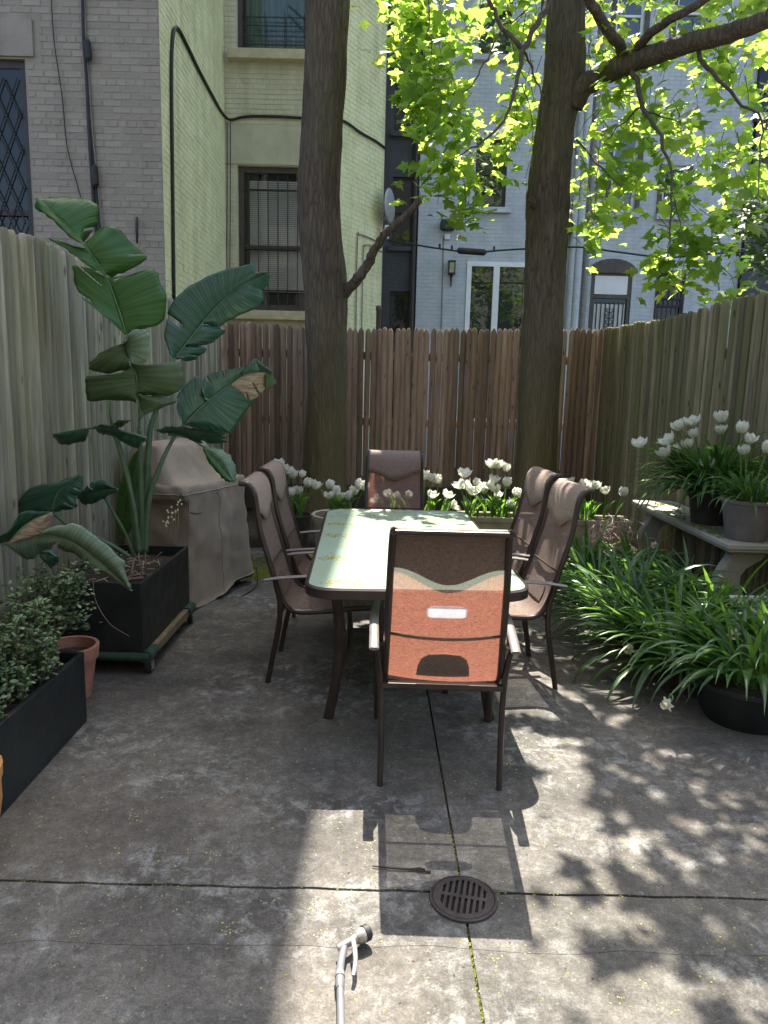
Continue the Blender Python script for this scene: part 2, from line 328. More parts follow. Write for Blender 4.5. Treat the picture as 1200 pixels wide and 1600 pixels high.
M['pillow'] = t.done(t.bsdf(t.ramp(wf, [(0.34, (0.12, 0.085, 0.068)), (0.66, (0.31, 0.235, 0.195))]), 0.78, 0, 0.25, wf, 0.3, 0.002))
M['sling_hem'] = simple('sling_hem', (0.075, 0.05, 0.042), (0.12, 0.085, 0.07), 60, 0.8)
t = NT('slot_patch_cloth'); v = t.coords((90, 90, 90)); f = t.noise(v, 1.0, 3)
b = t.bsdf(t.ramp(f, [(0.35, (0.55, 0.52, 0.54)), (0.65, (0.8, 0.78, 0.8))]), 0.7); tr = t.add('ShaderNodeBsdfTranslucent'); tr.inputs[0].default_value = (0.8, 0.76, 0.8, 1)
mx = t.add('ShaderNodeMixShader'); mx.inputs[0].default_value = 0.5; t.lk(b.outputs[0], mx.inputs[1]); t.lk(tr.outputs[0], mx.inputs[2]); M['label'] = t.done(mx)  # pale translucent cloth for the patch in the sling slot
# pebbled glass table top
t = NT('pebbled_glass'); v = t.coords(); vo = t.add('ShaderNodeTexVoronoi'); vo.inputs['Scale'].default_value = 85.0; t.lk(v, vo.inputs['Vector'])
dirt = t.ramp(t.noise(t.coords((1.6, 1, 1)), 4.0, 7, 0.7), [(0.45, 0.0), (0.7, 1.0)])
col = t.mix(t.val('MULTIPLY', dirt, 0.6), (0.38, 0.50, 0.41), (0.36, 0.41, 0.19))
b = t.bsdf(col, 0.28, 0, 0.6, vo.outputs['Distance'], 0.25, 0.004)
tr = t.add('ShaderNodeBsdfTranslucent'); tr.inputs[0].default_value = (0.45, 0.56, 0.48, 1)
mx = t.add('ShaderNodeMixShader'); mx.inputs[0].default_value = 0.22; t.lk(b.outputs[0], mx.inputs[1]); t.lk(tr.outputs[0], mx.inputs[2]); M['tableglass'] = t.done(mx)
M['drain'] = simple('cast_iron', (0.035, 0.028, 0.026), (0.07, 0.058, 0.052), 25, 0.6, 0.3, bstr=0.4)
M['black'] = simple('drain_painted_dark', (0.004, 0.004, 0.004), (0.008, 0.008, 0.008), 5, 0.9)
M['hose'] = simple('grey_hose', (0.10, 0.105, 0.115), (0.15, 0.155, 0.165), 14, 0.45)
M['chrome'] = simple('worn_metal', (0.26, 0.245, 0.22), (0.40, 0.38, 0.35), 18, 0.36, 0.6)
M['rubber'] = simple('black_rubber', (0.012, 0.012, 0.012), (0.025, 0.025, 0.025), 20, 0.6)
M['dolly'] = simple('green_carpet_dolly', (0.02, 0.045, 0.032), (0.045, 0.075, 0.055), 30, 0.95)
M['rawwood'] = wood('raw_wood', (0.18, 0.14, 0.08), (0.34, 0.27, 0.17), None, knots=False)
M['darkboard'] = wood('dark_board', (0.035, 0.033, 0.024), (0.085, 0.078, 0.055), (0.05, 0.06, 0.025), 0.4, knots=False)
M['lampglass'] = simple('lamp_glass', (0.25, 0.24, 0.14), (0.4, 0.38, 0.24), 9, 0.2)

# ------------------------------------------------------------------ mesh helpers
INV = {}
def things_inv(p): return INV.get(p.name) if p else None

class MB:
    def __init__(s): s.v = []; s.f = []
    def add(s, vs_, fs_):
        o = len(s.v); s.v.extend(Vector(q) for q in vs_); s.f.extend([tuple(i + o for i in f) for f in fs_]); return s
    def box(s, c, d, rz=0.0, rx=0.0, ry=0.0):
        m = Matrix.Rotation(rz, 3, 'Z') @ Matrix.Rotation(ry, 3, 'Y') @ Matrix.Rotation(rx, 3, 'X'); c = Vector(c); h = Vector(d) / 2
        vs_ = [c + m @ Vector((x * h.x, y * h.y, z * h.z)) for x in (-1, 1) for y in (-1, 1) for z in (-1, 1)]
        return s.add(vs_, [(0, 1, 3, 2), (4, 6, 7, 5), (0, 4, 5, 1), (2, 3, 7, 6), (0, 2, 6, 4), (1, 5, 7, 3)])
    def tube(s, pts, r, n=8, cap=True, flat=1.0, upv=None):
        pts = [Vector(p) for p in pts]; k = len(pts)
        rs = r if isinstance(r, (list, tuple)) else [r] * k
        ref = Vector(upv) if upv else None; vs_ = []; prev = None
        for i, p in enumerate(pts):
            d = (pts[min(i + 1, k - 1)] - pts[max(i - 1, 0)]).normalized()
            if ref is not None: a = d.cross(ref)
            elif prev is None: a = d.cross(Vector((0, 0, 1)) if abs(d.z) < 0.9 else Vector((1, 0, 0)))
            else: a = prev - d * prev.dot(d)
            a.normalize(); prev = a; b_ = d.cross(a)
            for j in range(n):
                th = 2 * math.pi * j / n
                vs_.append(p + (a * math.cos(th) + b_ * (math.sin(th) * flat)) * rs[i])
        fs_ = [(i * n + j, i * n + (j + 1) % n, (i + 1) * n + (j + 1) % n, (i + 1) * n + j) for i in range(k - 1) for j in range(n)]
        if cap: fs_ += [tuple(range(n - 1, -1, -1)), tuple((k - 1) * n + j for j in range(n))]
        return s.add(vs_, fs_)
    def lathe(s, prof, c=(0, 0, 0), n=24, sx=1.0, sy=1.0, cap_b=True, cap_t=False):
        c = Vector(c); vs_ = [c + Vector((r * sx * math.cos(2 * math.pi * j / n), r * sy * math.sin(2 * math.pi * j / n), z)) for r, z in prof for j in range(n)]
        k = len(prof); fs_ = [(i * n + j, i * n + (j + 1) % n, (i + 1) * n + (j + 1) % n, (i + 1) * n + j) for i in range(k - 1) for j in range(n)]
        if cap_b: fs_.append(tuple(range(n - 1, -1, -1)))
        if cap_t: fs_.append(tuple((k - 1) * n + j for j in range(n)))
        return s.add(vs_, fs_)
    def prism(s, out, d):
        """outline of 3-D points pushed along d"""
        n = len(out); d = Vector(d); o = [Vector(p) for p in out]
        fs_ = [tuple(range(n - 1, -1, -1)), tuple(range(n, 2 * n))] + [(i, (i + 1) % n, n + (i + 1) % n, n + i) for i in range(n)]
        return s.add(o + [p + d for p in o], fs_)
    def grid(s, rows):
        n = len(rows[0]); vs_ = [p for r_ in rows for p in r_]
        return s.add(vs_, [(i * n + j, i * n + j + 1, (i + 1) * n + j + 1, (i + 1) * n + j) for i in range(len(rows) - 1) for j in range(n - 1)])
    def build(s, name, mat, parent=None, smooth=False, bevel=0.0, world=True, fix=True, solid=0.0):
        vs_ = s.v
        inv = things_inv(parent) if world else None
        if inv is not None: vs_ = [inv @ q for q in vs_]
        me = bpy.data.meshes.new(name); me.from_pydata([tuple(q) for q in vs_], [], s.f); me.update()
        if fix or bevel:
            bm = bmesh.new(); bm.from_mesh(me)
            if fix: bmesh.ops.recalc_face_normals(bm, faces=bm.faces)
            if bevel: bmesh.ops.bevel(bm, geom=[e for e in bm.edges if len(e.link_faces) == 2 and e.calc_face_angle(0) > 0.6], offset=bevel, segments=2, affect='EDGES', profile=0.6)
            bm.to_mesh(me); bm.free()
        if smooth:
            me.shade_smooth()
            if smooth == 'auto': me.set_sharp_from_angle(angle=R(38))
        me.materials.append(M[mat] if isinstance(mat, str) else mat)
        ob = bpy.data.objects.new(name, me); COL.objects.link(ob)
        if solid:
            sm = ob.modifiers.new('thickness', 'SOLIDIFY'); sm.thickness = solid; sm.offset = 0
        if parent:
            ob.parent = parent
            if parent.name in INV: INV[ob.name] = INV[parent.name]
        return ob

def tag(o, label=None, cat=None, group=None, kind=None):
    if label: o['label'] = label
    if cat: o['category'] = cat
    if group: o['group'] = group
    if kind: o['kind'] = kind
    return o
def thing(name, label, cat, loc=(0, 0, 0), rz=0.0, group=None):
    o = bpy.data.objects.new(name, None); COL.objects.link(o); o.location = loc; o.rotation_euler = (0, 0, rz)
    o.empty_display_size = 0.1
    INV[o.name] = (Matrix.Translation(Vector(loc)) @ Matrix.Rotation(rz, 4, 'Z')).inverted()
    return tag(o, label, cat, group)
def copy_tree(o, parent=None):
    c = o.copy(); COL.objects.link(c); c.parent = parent
    for ch in list(o.children): copy_tree(ch, c)
    return c
def inst(src_mesh, name, parent, loc=(0, 0, 0), rot=(0, 0, 0), scale=(1, 1, 1)):
    """one more object on shared mesh data; loc/rot in the parent's space"""
    ob = bpy.data.objects.new(name, src_mesh); COL.objects.link(ob); ob.parent = parent
    ob.location = loc; ob.rotation_euler = rot; ob.scale = scale
    return ob
def raw_mesh(name, mb, mat, smooth=False):
    ob = mb.build(name, mat, None, smooth, world=False); me = ob.data
    bpy.data.objects.remove(ob); return me
def smooth_path(pts, n=4):
    pts = [Vector(p) for p in pts]; out = []
    for i in range(len(pts) - 1):
        p0, p1, p2, p3 = pts[max(i - 1, 0)], pts[i], pts[i + 1], pts[min(i + 2, len(pts) - 1)]
        for k in range(n):
            u = k / n
            out.append(0.5 * ((2 * p1) + (p2 - p0) * u + (2 * p0 - 5 * p1 + 4 * p2 - p3) * u * u + (3 * p1 - p0 - 3 * p2 + p3) * u ** 3))
    out.append(pts[-1]); return out
def lerp_list(vals, n):
    return [float(q) for q in np.interp(np.linspace(0, len(vals) - 1, n), range(len(vals)), vals)]
ORD = ['first', 'second', 'third', 'fourth', 'fifth', 'sixth', 'seventh', 'eighth', 'ninth', 'tenth', 'eleventh', 'twelfth', 'thirteenth', 'fourteenth', 'fifteenth', 'sixteenth', 'seventeenth', 'eighteenth', 'nineteenth', 'twentieth']

# ================================================================== the setting
tag(MB().box((0, 0, -0.11), (160, 160, 0.1)).build('ground', 'earth'), kind='structure')
tag(MB().box((0.7, 1.9, -0.021), (6.6, 10.2, 0.02)).build('patio_base', 'joint'), kind='structure')
patio = thing('patio', None, None); tag(patio, kind='structure')
def jag(x0, y0, x1, y1, n, amp, seed):
    rr = random.Random(seed); return [(x0 + (x1 - x0) * i / n, y0 + (y1 - y0) * i / n + (rr.uniform(-amp, amp) if 0 < i < n else 0)) for i in range(n + 1)]
JX = lambda y: 0.270 - 0.0165 * (y - 2.05)
def slab(poly):
    me_ = MB().prism([(x, y, -0.035) for x, y in poly], (0, 0, 0.035)); return me_.build('slab', 'concrete', patio)
G_ = 0.0042
for side in (-1, 1):
    xo = -2.6 if side < 0 else 4.0
    e = lambda y: (JX(y) + side * G_, y)
    xi = JX(1.8) + side * G_
    ck = jag(xo, 1.80 + 0.02 * side, xi, 1.815, 26, 0.012, 11 + side)
    tjt = jag(xo, 2.052, xi, 2.05, 44, 0.0032, 21 + side)
    def ring(lo, hi): return lo + hi[::-1]
    off = lambda l, d: [(x, y + d) for x, y in l]
    slab(ring([(xo, -3.2), e(-3.2)], off(ck, -0.0008)))
    slab(ring(off(ck, 0.0008), off(tjt, -0.0055)))
    slab(ring(off(tjt, 0.0055), [(xo, 7.0), e(7.0)]))
for i, (x, y) in enumerate(((0.0, 0.0),)): pass
# yellow-green moss and maple flowers caught in the joints and over the patio: nobody could count them
def bits(name, pts, mat, label, cat, smin, smax, flat=0.35):
    mb = MB()
    for x, y, z in pts:
        s = random.uniform(smin, smax); a = random.uniform(0, 6.28); k = random.choice((3, 4, 5)); el = random.uniform(0.4, 1.0)
        ring_ = [(x + s * math.cos(a) * math.cos(2 * math.pi * j / k) - s * el * math.sin(a) * math.sin(2 * math.pi * j / k),
                  y + s * math.sin(a) * math.cos(2 * math.pi * j / k) + s * el * math.cos(a) * math.sin(2 * math.pi * j / k), z + 0.001) for j in range(k)]
        top = (x, y, z + s * random.uniform(0.2, flat) * 1.6)
        mb.add(ring_ + [top], [(j, (j + 1) % k, k) for j in range(k)])
    o = mb.build(name, mat); tag(o, label, cat, kind='stuff'); return o
pts = []
for i in range(520):
    y = random.triangular(1.2, 3.2, 1.6); pts.append((JX(y) + random.gauss(0, 0.004 + 0.006 * (random.random() < 0.15)), y, -0.006))
for i in range(160):
    pts.append((random.uniform(-1.2, 1.6), 2.05 + random.gauss(0, 0.006), -0.002))
bits('joint_moss', pts, 'moss', 'yellow green moss growing along the patio joints', 'moss', 0.002, 0.0055)
pts = []
for i in range(1500):
    pts.append((random.uniform(-1.4, 2.0), random.triangular(1.2, 5.5, 1.9), 0.0))
for i in range(26):
    cx, cy = random.uniform(-0.9, 1.3), random.triangular(1.4, 3.6, 1.9)
    for k in range(random.randint(6, 16)): pts.append((cx + random.gauss(0, 0.016), cy + random.gauss(0, 0.016), 0.0))
bits('fallen_flowers', pts, 'pollen', 'tiny yellow green maple flowers scattered over the patio', 'flowers', 0.0015, 0.0045)
pts = [(random.uniform(-1.4, 2.2), random.triangular(1.2, 6.0, 2.0), 0.0) for i in range(900)]
bits('fallen_debris', pts, 'debris', 'tiny dark bits of bark and seed over the patio', 'debris', 0.0015, 0.005)
# soil beds
def bed(name, outline, z, label=None):
    mb = MB(); n = len(outline); c = Vector((sum(p[0] for p in outline) / n, sum(p[1] for p in outline) / n, z))
    rings = []
    for k, (s, zz) in enumerate(((1.0, -0.03), (0.97, z * 0.6), (0.8, z), (0.5, z), (0.2, z))):
        rings.append([Vector((c.x + (p[0] - c.x) * s + random.uniform(-.01, .01), c.y + (p[1] - c.y) * s, zz + random.uniform(-0.015, 0.02) * (k > 0))) for p in outline])
    vs_ = [q for r_ in rings for q in r_] + [c]
    fs_ = [(i * n + j, i * n + (j + 1) % n, (i + 1) * n + (j + 1) % n, (i + 1) * n + j) for i in range(4) for j in range(n)] + [(4 * n + j, 4 * n + (j + 1) % n, 5 * n) for j in range(n)]
    return tag(mb.add(vs_, fs_).build(name, 'soil', smooth=True), kind='structure')
def dense(poly, n=6):
    o = []
    for i in range(len(poly)):
        a, b = poly[i], poly[(i + 1) % len(poly)]
        o += [(a[0] + (b[0] - a[0]) * k / n, a[1] + (b[1] - a[1]) * k / n) for k in range(n)]
    return o
bed('back_soil', dense([(-1.85, 6.85), (2.6, 6.85), (2.4, 8.45), (-1.85, 8.45)], 8), 0.12)
bed('side_soil', dense([(1.50, 3.6), (3.2, 3.4), (2.65, 6.8), (1.45, 6.8)], 8), 0.06)

# ================================================================== fences
def picket_mesh(kind, w_, h, seed, top):
    rr = random.Random(seed); mb = MB(); sec = []
    n = 7
    for j in range(n):
        u = j / (n - 1) * 2 - 1
        sec.append((u, -0.5 * (1 - u * u) - 0.06))
    sec += [(0.98, 0.35), (-0.98, 0.35)]
    lv = [(0.0, 1.0)] + [(h * k / 4, 1.0 + rr.uniform(-.02, .02)) for k in (1, 2, 3)]
    lv += {'round': [(h - 0.062, 1.0), (h - 0.035, 0.86), (h - 0.014, 0.58), (h, 0.2)],
           'worn': [(h - 0.05, 0.98), (h - 0.02, 0.8), (h - 0.006, 0.55), (h, 0.3)]}[top]
    rows = []
    for z, s in lv:
        wob = rr.uniform(-.0015, .0015)
        rows.append([Vector((u * w_ / 2 * s + wob, d * w_ * 0.62 * (0.55 + 0.45 * s), z)) for u, d in sec])
    k = len(sec); vs_ = [p for r_ in rows for p in r_]
    fs_ = [(i * k + j, i * k + (j + 1) % k, (i + 1) * k + (j + 1) % k, (i + 1) * k + j) for i in range(len(rows) - 1) for j in range(k)]
    fs_ += [tuple(range(k)), tuple((len(rows) - 1) * k + j for j in range(k))]
    mb.add(vs_, fs_); return raw_mesh('picket', mb, kind, 'auto')
def fence(label, p0, p1, hs, mat, pitch, seed, top='round', lean=0.006, hj=0.012, special=None, wk=0.965, z0=0.0):
    """upright half-round pickets from p0 to p1, flat backs away from the yard"""
    rr = random.Random(seed); p0 = Vector((*p0, 0)); p1 = Vector((*p1, 0)); d = p1 - p0; L = d.length; d.normalize()
    ang = math.atan2(d.y, d.x); root = thing('fence', label, 'fence', p0, ang)
    H0 = 2.2; vars_ = [picket_mesh(mat, pitch * wk * q, H0, seed * 10 + k, top) for k, q in enumerate((1.0, 0.985, 1.02, 0.96, 1.0))]
    n = int(L / pitch)
    for i in range(n):
        u = (i + 0.5) * L / n
        h = float(np.interp(u / L, [q[0] for q in hs], [q[1] for q in hs])) + rr.uniform(-hj, hj) - z0
        ln = rr.uniform(-lean, lean); dy = rr.uniform(-0.004, 0.004); tw = rr.uniform(-0.05, 0.05)
        if special: ln2, dy2, tw2 = special(u, rr); ln += ln2; dy += dy2; tw += tw2
        inst(rr.choice(vars_), 'picket', root, (u, dy, z0), (rr.uniform(-0.004, 0.004), ln, tw), (1, 1, h / H0))
    for z in (0.45, 1.15, 1.9):
        MB().box((L / 2, 0.055, z), (L, 0.04, 0.085)).build('rail', mat, root, world=False)
    return root
fence('brown cedar stockade fence across the back, behind both tree trunks', (-1.9, 8.5), (2.447, 8.5), [(0, 2.25), (0.3, 2.205), (0.6, 2.225), (1, 2.262)], 'fence_back', 0.0672, 3, wk=0.985, z0=0.05)
fence('weathered grey green stockade fence along the left behind the broad leaved plant', (-1.9, 2.2), (-1.9, 8.46), [(0, 2.30), (0.25, 2.285), (0.7, 2.27), (1, 2.256)], 'fence_left', 0.0655, 4, top='worn', lean=0.008, hj=0.02, wk=1.0)
# the right run bulges and leans where the old panels meet
def warped(u, rr):
    k = math.exp(-((u - 1.15) / 0.5) ** 2)
    return (-0.05 * math.exp(-((u - 1.1) / 0.7) ** 2), -0.012 * k * rr.random(), -0.45 * k * rr.random())
fence('dark mossy stockade fence along the right behind the stone bench', (2.447, 8.46), (3.45, 2.8), [(0, 2.262), (0.30, 2.285), (0.36, 2.345), (0.6, 2.36), (1, 2.4)], 'fence_right', 0.071, 5, top='worn', lean=0.012, hj=0.014, special=warped, wk=1.13)
kb = thing('kick_board', 'dark weathered boards along the foot of the back fence', 'boards', (-1.9, 8.4, 0))
for k in range(3):
    MB().box((-1.15 + 1.46 * k, 8.40, 0.27), (1.45, 0.035, 0.3)).build('plank', 'darkboard', kb, bevel=0.004)

# ================================================================== buildings
def frame_of(o, u): return Vector(o), Vector(u).normalized()
def wall_panel(o, u, u0, u1, z0, z1, holes, reveal=0.12):
    """wall face with openings; outward normal = u x z ; reveals run inward"""
    o = Vector(o); u = Vector(u).normalized(); nrm = Vector((u.y, -u.x, 0)); mb = MB()
    us = sorted({u0, u1, *[q for h in holes for q in h[:2] if u0 < q < u1]}); zs = sorted({z0, z1, *[q for h in holes for q in h[2:4] if z0 < q < z1]})
    P_ = lambda a, z, d=0.0: o + u * a + Vector((0, 0, z)) - nrm * d
    for i in range(len(us) - 1):
        for j in range(len(zs) - 1):
            cu, cz = (us[i] + us[i + 1]) / 2, (zs[j] + zs[j + 1]) / 2
            if any(h[0] < cu < h[1] and h[2] < cz < h[3] for h in holes): continue
            mb.add([P_(us[i], zs[j]), P_(us[i + 1], zs[j]), P_(us[i + 1], zs[j + 1]), P_(us[i], zs[j + 1])], [(0, 1, 2, 3)])
    for h in holes:
        a, b, c, d = h[:4]; q = [(a, c), (b, c), (b, d), (a, d)]
        for k in range(4):
            (ua, za), (ub, zb) = q[k], q[(k + 1) % 4]
            mb.add([P_(ua, za), P_(ub, zb), P_(ub, zb, reveal), P_(ua, za, reveal)], [(0, 1, 2, 3)])
    return mb
def brick_spots(u0, u1, z0, z1, holes, bw=0.203, bh=0.0625, pu=0.213, pz=0.0715, margin=0.02):
    out = []; r_ = 0; z = z0
    while z + bh < z1:
        hdr = (r_ % 6 == 3)
        w_ = 0.098 if hdr else bw; p_ = 0.1065 if hdr else pu
        a = u0 - (p_ / 2 if r_ % 2 else 0)
        while a < u1:
            s, e_ = max(a, u0), min(a + w_, u1)
            segs = [(s, e_)]
            for h in holes:
                if z + bh > h[2] - margin and z < h[3] + margin:
                    ns = []
                    for x, y in segs:
                        if y <= h[0] - margin or x >= h[1] + margin: ns.append((x, y)); continue
                        if x < h[0] - margin: ns.append((x, h[0] - margin))
                        if y > h[1] + margin: ns.append((h[1] + margin, y))
                    segs = ns
            for x, y in segs:
                if y - x > 0.025: out.append(((x + y) / 2, z + bh / 2, y - x, bh))
            a += p_
        z += pz; r_ += 1
    return out
def brick_mesh_local(mat, w_=0.203, h=0.0625, d=0.014):
    """a painted brick face: chamfered front, slightly dished, origin at the wall face"""
    mb = MB(); c = 0.005
    f = [(-w_ / 2 + c, -d, -h / 2 + c), (w_ / 2 - c, -d, -h / 2 + c), (w_ / 2 - c, -d, h / 2 - c), (-w_ / 2 + c, -d, h / 2 - c)]
    b_ = [(-w_ / 2, 0.003, -h / 2), (w_ / 2, 0.003, -h / 2), (w_ / 2, 0.003, h / 2), (-w_ / 2, 0.003, h / 2)]
    mb.add(f + b_, [(0, 1, 2, 3)] + [(i, (i + 1) % 4, 4 + (i + 1) % 4, 4 + i) for i in range(4)])
    return raw_mesh('brick', mb, mat)
def brick_mass(o, u, spots, d=0.005, rr=random):
    o = Vector(o); u = Vector(u).normalized(); nrm = Vector((u.y, -u.x, 0)); mb = MB(); c = 0.005
    for cu, cz, w_, h in spots:
        dd = d + rr.uniform(-0.002, 0.002)
        pts_ = []
        for s, e_, q in ((-1, -1, 1), (1, -1, 1), (1, 1, 1), (-1, 1, 1)):
            pts_.append(o + u * (cu + s * (w_ / 2 - c)) + Vector((0, 0, cz + e_ * (h / 2 - c))) + nrm * dd)
        for s, e_ in ((-1, -1), (1, -1), (1, 1), (-1, 1)):
            pts_.append(o + u * (cu + s * w_ / 2) + Vector((0, 0, cz + e_ * h / 2)) - nrm * 0.003)
        mb.add(pts_, [(0, 1, 2, 3)] + [(i, (i + 1) % 4, 4 + (i + 1) % 4, 4 + i) for i in range(4)])
    return mb

# ---- painted house on the left; its cream walls have leaf light in the colour (tall: its shadow edge runs down the patio)
HX, HF, HR = -2.603, 8.8, 12.1                       # side wall x, front wall y, recessed wall y
BAY0, BAY1 = Vector((-0.807, HR, 0)), Vector((-0.147, 13.3, 0))
HT = 20.5
house = thing('brick_house', 'tall painted brick house behind the left fence, grey front and cream recess', 'house', (HX, HF, 0))
wl_x1 = at(46, 230, HF).x; wl_top = at(25, 92, HF).z
hole_f = [(wl_x1 - 1.15 - HX, wl_x1 - HX, 2.0, wl_top)]
wall_panel((HX, HF, 0), (1, 0, 0), -6.0, 0.0, 0, HT, hole_f, 0.14).build('wall', 'house', house)
wall_panel((HX, HF, 0), (0, 1, 0), 0.0, HR - HF, 0, HT, [], 0).build('wall', 'house_leaflit', house)
lw = [at(371, 258, HR), at(508, 488, HR)]; uw = [at(369, -90, HR), at(508, 84, HR)]
hole_r = [(q[0].x - HX, q[1].x - HX, q[1].z, q[0].z) for q in (lw, uw)]
wall_panel((HX, HR, 0), (1, 0, 0), 0.0, BAY0.x - HX, 0, HT, hole_r, 0.16).build('wall', 'house_tan', house)
bd = BAY1 - BAY0
wall_panel(BAY0, bd, 0.0, bd.length, 0, HT, [], 0).build('wall', 'house_leaflit', house)
mb = MB(); foot = [(HX - 6, HF), (HX, HF), (HX, HR), (BAY0.x, HR), (BAY1.x, BAY1.y), (BAY1.x, 14.3), (HX - 6, 14.3)]
mb.add([(x, y, HT) for x, y in foot], [tuple(range(7))])
mb.add([(BAY1.x, BAY1.y, 0), (BAY1.x, 14.3, 0), (HX - 6, 14.3, 0), (HX - 6, HF, 0)] + [(BAY1.x, BAY1.y, HT), (BAY1.x, 14.3, HT), (HX - 6, 14.3, HT), (HX - 6, HF, HT)], [(0, 1, 5, 4), (1, 2, 6, 5), (2, 3, 7, 6)])
mb.build('roof', 'house', house)
# bricks: the front wall's visible ones are single pieces, the far walls' are joined
fs = brick_spots(-2.35, -0.004, 2.0, 6.7, hole_f + [(hole_f[0][0] - 0.2, hole_f[0][1] + 0.16, wl_top, wl_top + 0.42)])
vis = []
for q in fs:
    x, y = proj((HX + q[0], HF, q[1])); fy = 345 + 0.43 * max(x, 0)
    vis.append((-15 < x < 262 and -10 < y < min(fy + 10, 475) and q[2] > 0.15, q))
sing = [q for ok, q in vis if ok][:300]; rest = [q for ok, q in vis if not ok] + [q for ok, q in vis if ok][300:]
bmesh_ = [brick_mesh_local('house', 0.203, 0.0625, d) for d in (0.002, 0.003, 0.004, 0.0055)]
for q in sing:
    inst(random.choice(bmesh_), 'brick', house, (q[0], 0, q[1]), (random.uniform(-.01, .01), random.uniform(-.008, .008), 0), (q[2] / 0.203, 1, 1))
tag(brick_mass((HX, HF, 0), (1, 0, 0), rest).build('brick_field', 'house', house), kind='stuff')
tag(brick_mass((HX, HF, 0), (0, 1, 0), brick_spots(0.01, HR - HF - 0.01, 2.0, 7.8, []), 0.0045).build('brick_field', 'house_leaflit', house), kind='stuff')
lint = [(hole_r[0][0] - 0.2, hole_r[0][1] + 0.2, hole_r[0][3], hole_r[0][3] + 0.55)]
tag(brick_mass((HX, HR, 0), (1, 0, 0), brick_spots(0.01, BAY0.x - HX - 0.01, 2.0, 7.8, hole_r + lint), 0.005).build('brick_field', 'house_tan', house), kind='stuff')
tag(brick_mass(BAY0, bd, brick_spots(0.01, bd.length - 0.005, 2.0, 8.0, []), 0.006).build('brick_field', 'house_leaflit', house), kind='stuff')
# lintels and sills
MB().box((HX + (lint[0][0] + lint[0][1]) / 2 - 0.02, HR - 0.004, lint[0][2] + 0.28), (lint[0][1] - lint[0][0] - 0.05, 0.03, 0.53)).build('lintel', 'house_tan', house, bevel=0.006)
MB().box((HX + (hole_f[0][0] + hole_f[0][1]) / 2 - 0.02, HF - 0.006, wl_top + 0.21), (hole_f[0][1] - hole_f[0][0] + 0.26, 0.04, 0.38)).build('lintel', 'house', house, bevel=0.008)
for hh, pr in zip(hole_r, (0.07, 0.07)):
    MB().box((HX + (hh[0] + hh[1]) / 2, HR - 0.03, hh[2] - 0.075), (hh[1] - hh[0] + 0.24, 0.26, 0.14)).build('sill', 'stone_sill', house, bevel=0.01)
def sash(parent, x0, x1, z0, z1, y, fr, fw=0.06, rail=None, glass='glass', depth=0.06, sub=True, mid=None, name='window'):
    """a window: outer frame, meeting rail, panes of glass as sub-parts; facing -Y"""
    mb = MB()
    for c, d in ((((x0 + x1) / 2, y, z1 - fw / 2), (x1 - x0, depth, fw)), (((x0 + x1) / 2, y, z0 + fw / 2), (x1 - x0, depth, fw)),
                 ((x0 + fw / 2, y, (z0 + z1) / 2), (fw, depth, z1 - z0 - 2 * fw)), ((x1 - fw / 2, y, (z0 + z1) / 2), (fw, depth, z1 - z0 - 2 * fw))): mb.box(c, d)
    win = mb.build(name, fr, parent, bevel=0.004)
    rz_ = rail if rail is not None else (z0 + z1) / 2
    if rail is not False:
        MB().box(((x0 + x1) / 2, y - 0.008, rz_), (x1 - x0 - 2 * fw, depth * 0.8, fw * 0.8)).build('rail', fr, win, bevel=0.003)
        spans = [(z0 + fw, rz_ - fw * 0.4), (rz_ + fw * 0.4, z1 - fw)]
    else: spans = [(z0 + fw, z1 - fw)]
    if mid:
        MB().box((mid, y - 0.006, (z0 + z1) / 2), (fw * 1.3, depth * 0.9, z1 - z0 - 2 * fw)).build('stile', fr, win, bevel=0.003)
        cols = [(x0 + fw, mid - fw * 0.65), (mid + fw * 0.65, x1 - fw)]
    else: cols = [(x0 + fw, x1 - fw)]
    for k, (a, b) in enumerate(spans):
        for c0, c1 in cols:
            MB().box(((c0 + c1) / 2, y + 0.012 * (1 - 2 * k), (a + b) / 2), (c1 - c0, 0.006, b - a)).build('pane', glass, win)
    return win
# lower recessed window: brown frame, blinds behind, security bars in front
x0, x1, z0, z1 = lw[0].x, lw[1].x, lw[1].z, lw[0].z
MB().box(((x0 + x1) / 2, HR + 0.3, (z0 + z1) / 2), (x1 - x0, 0.02, z1 - z0)).build('window_backing', 'winframe_dark', house)
wn_ = sash(house, x0, x1, z0 + 0.02, z1, HR + 0.10, 'winframe_brown', 0.085, z0 + (z1 - z0) * 0.45, 'clear')
mb = MB(); k = 0; z = z0 + 0.33
while z < z1 - 0.16:
    mb.box(((x0 + x1) / 2 + 0.02, HR + 0.2, z), (x1 - x0 - 0.26, 0.034, 0.004), rx=R(52)); z += 0.031
mb.build('blind', 'blind', wn_)
for k in range(7):
    xx = x0 + 0.16 + k * 0.155
    MB().tube([(xx, HR + 0.035, z0 + 0.08), (xx, HR + 0.035, z1 - 0.13)], 0.0085, 6).build('bar', 'iron', wn_)
for zz in (z0 + 0.32, z0 + (z1 - z0) * 0.44, z0 + (z1 - z0) * 0.84):
    MB().box(((x0 + x1) / 2, HR + 0.03, zz), (x1 - x0 - 0.16, 0.012, 0.03)).build('bar', 'iron', wn_)
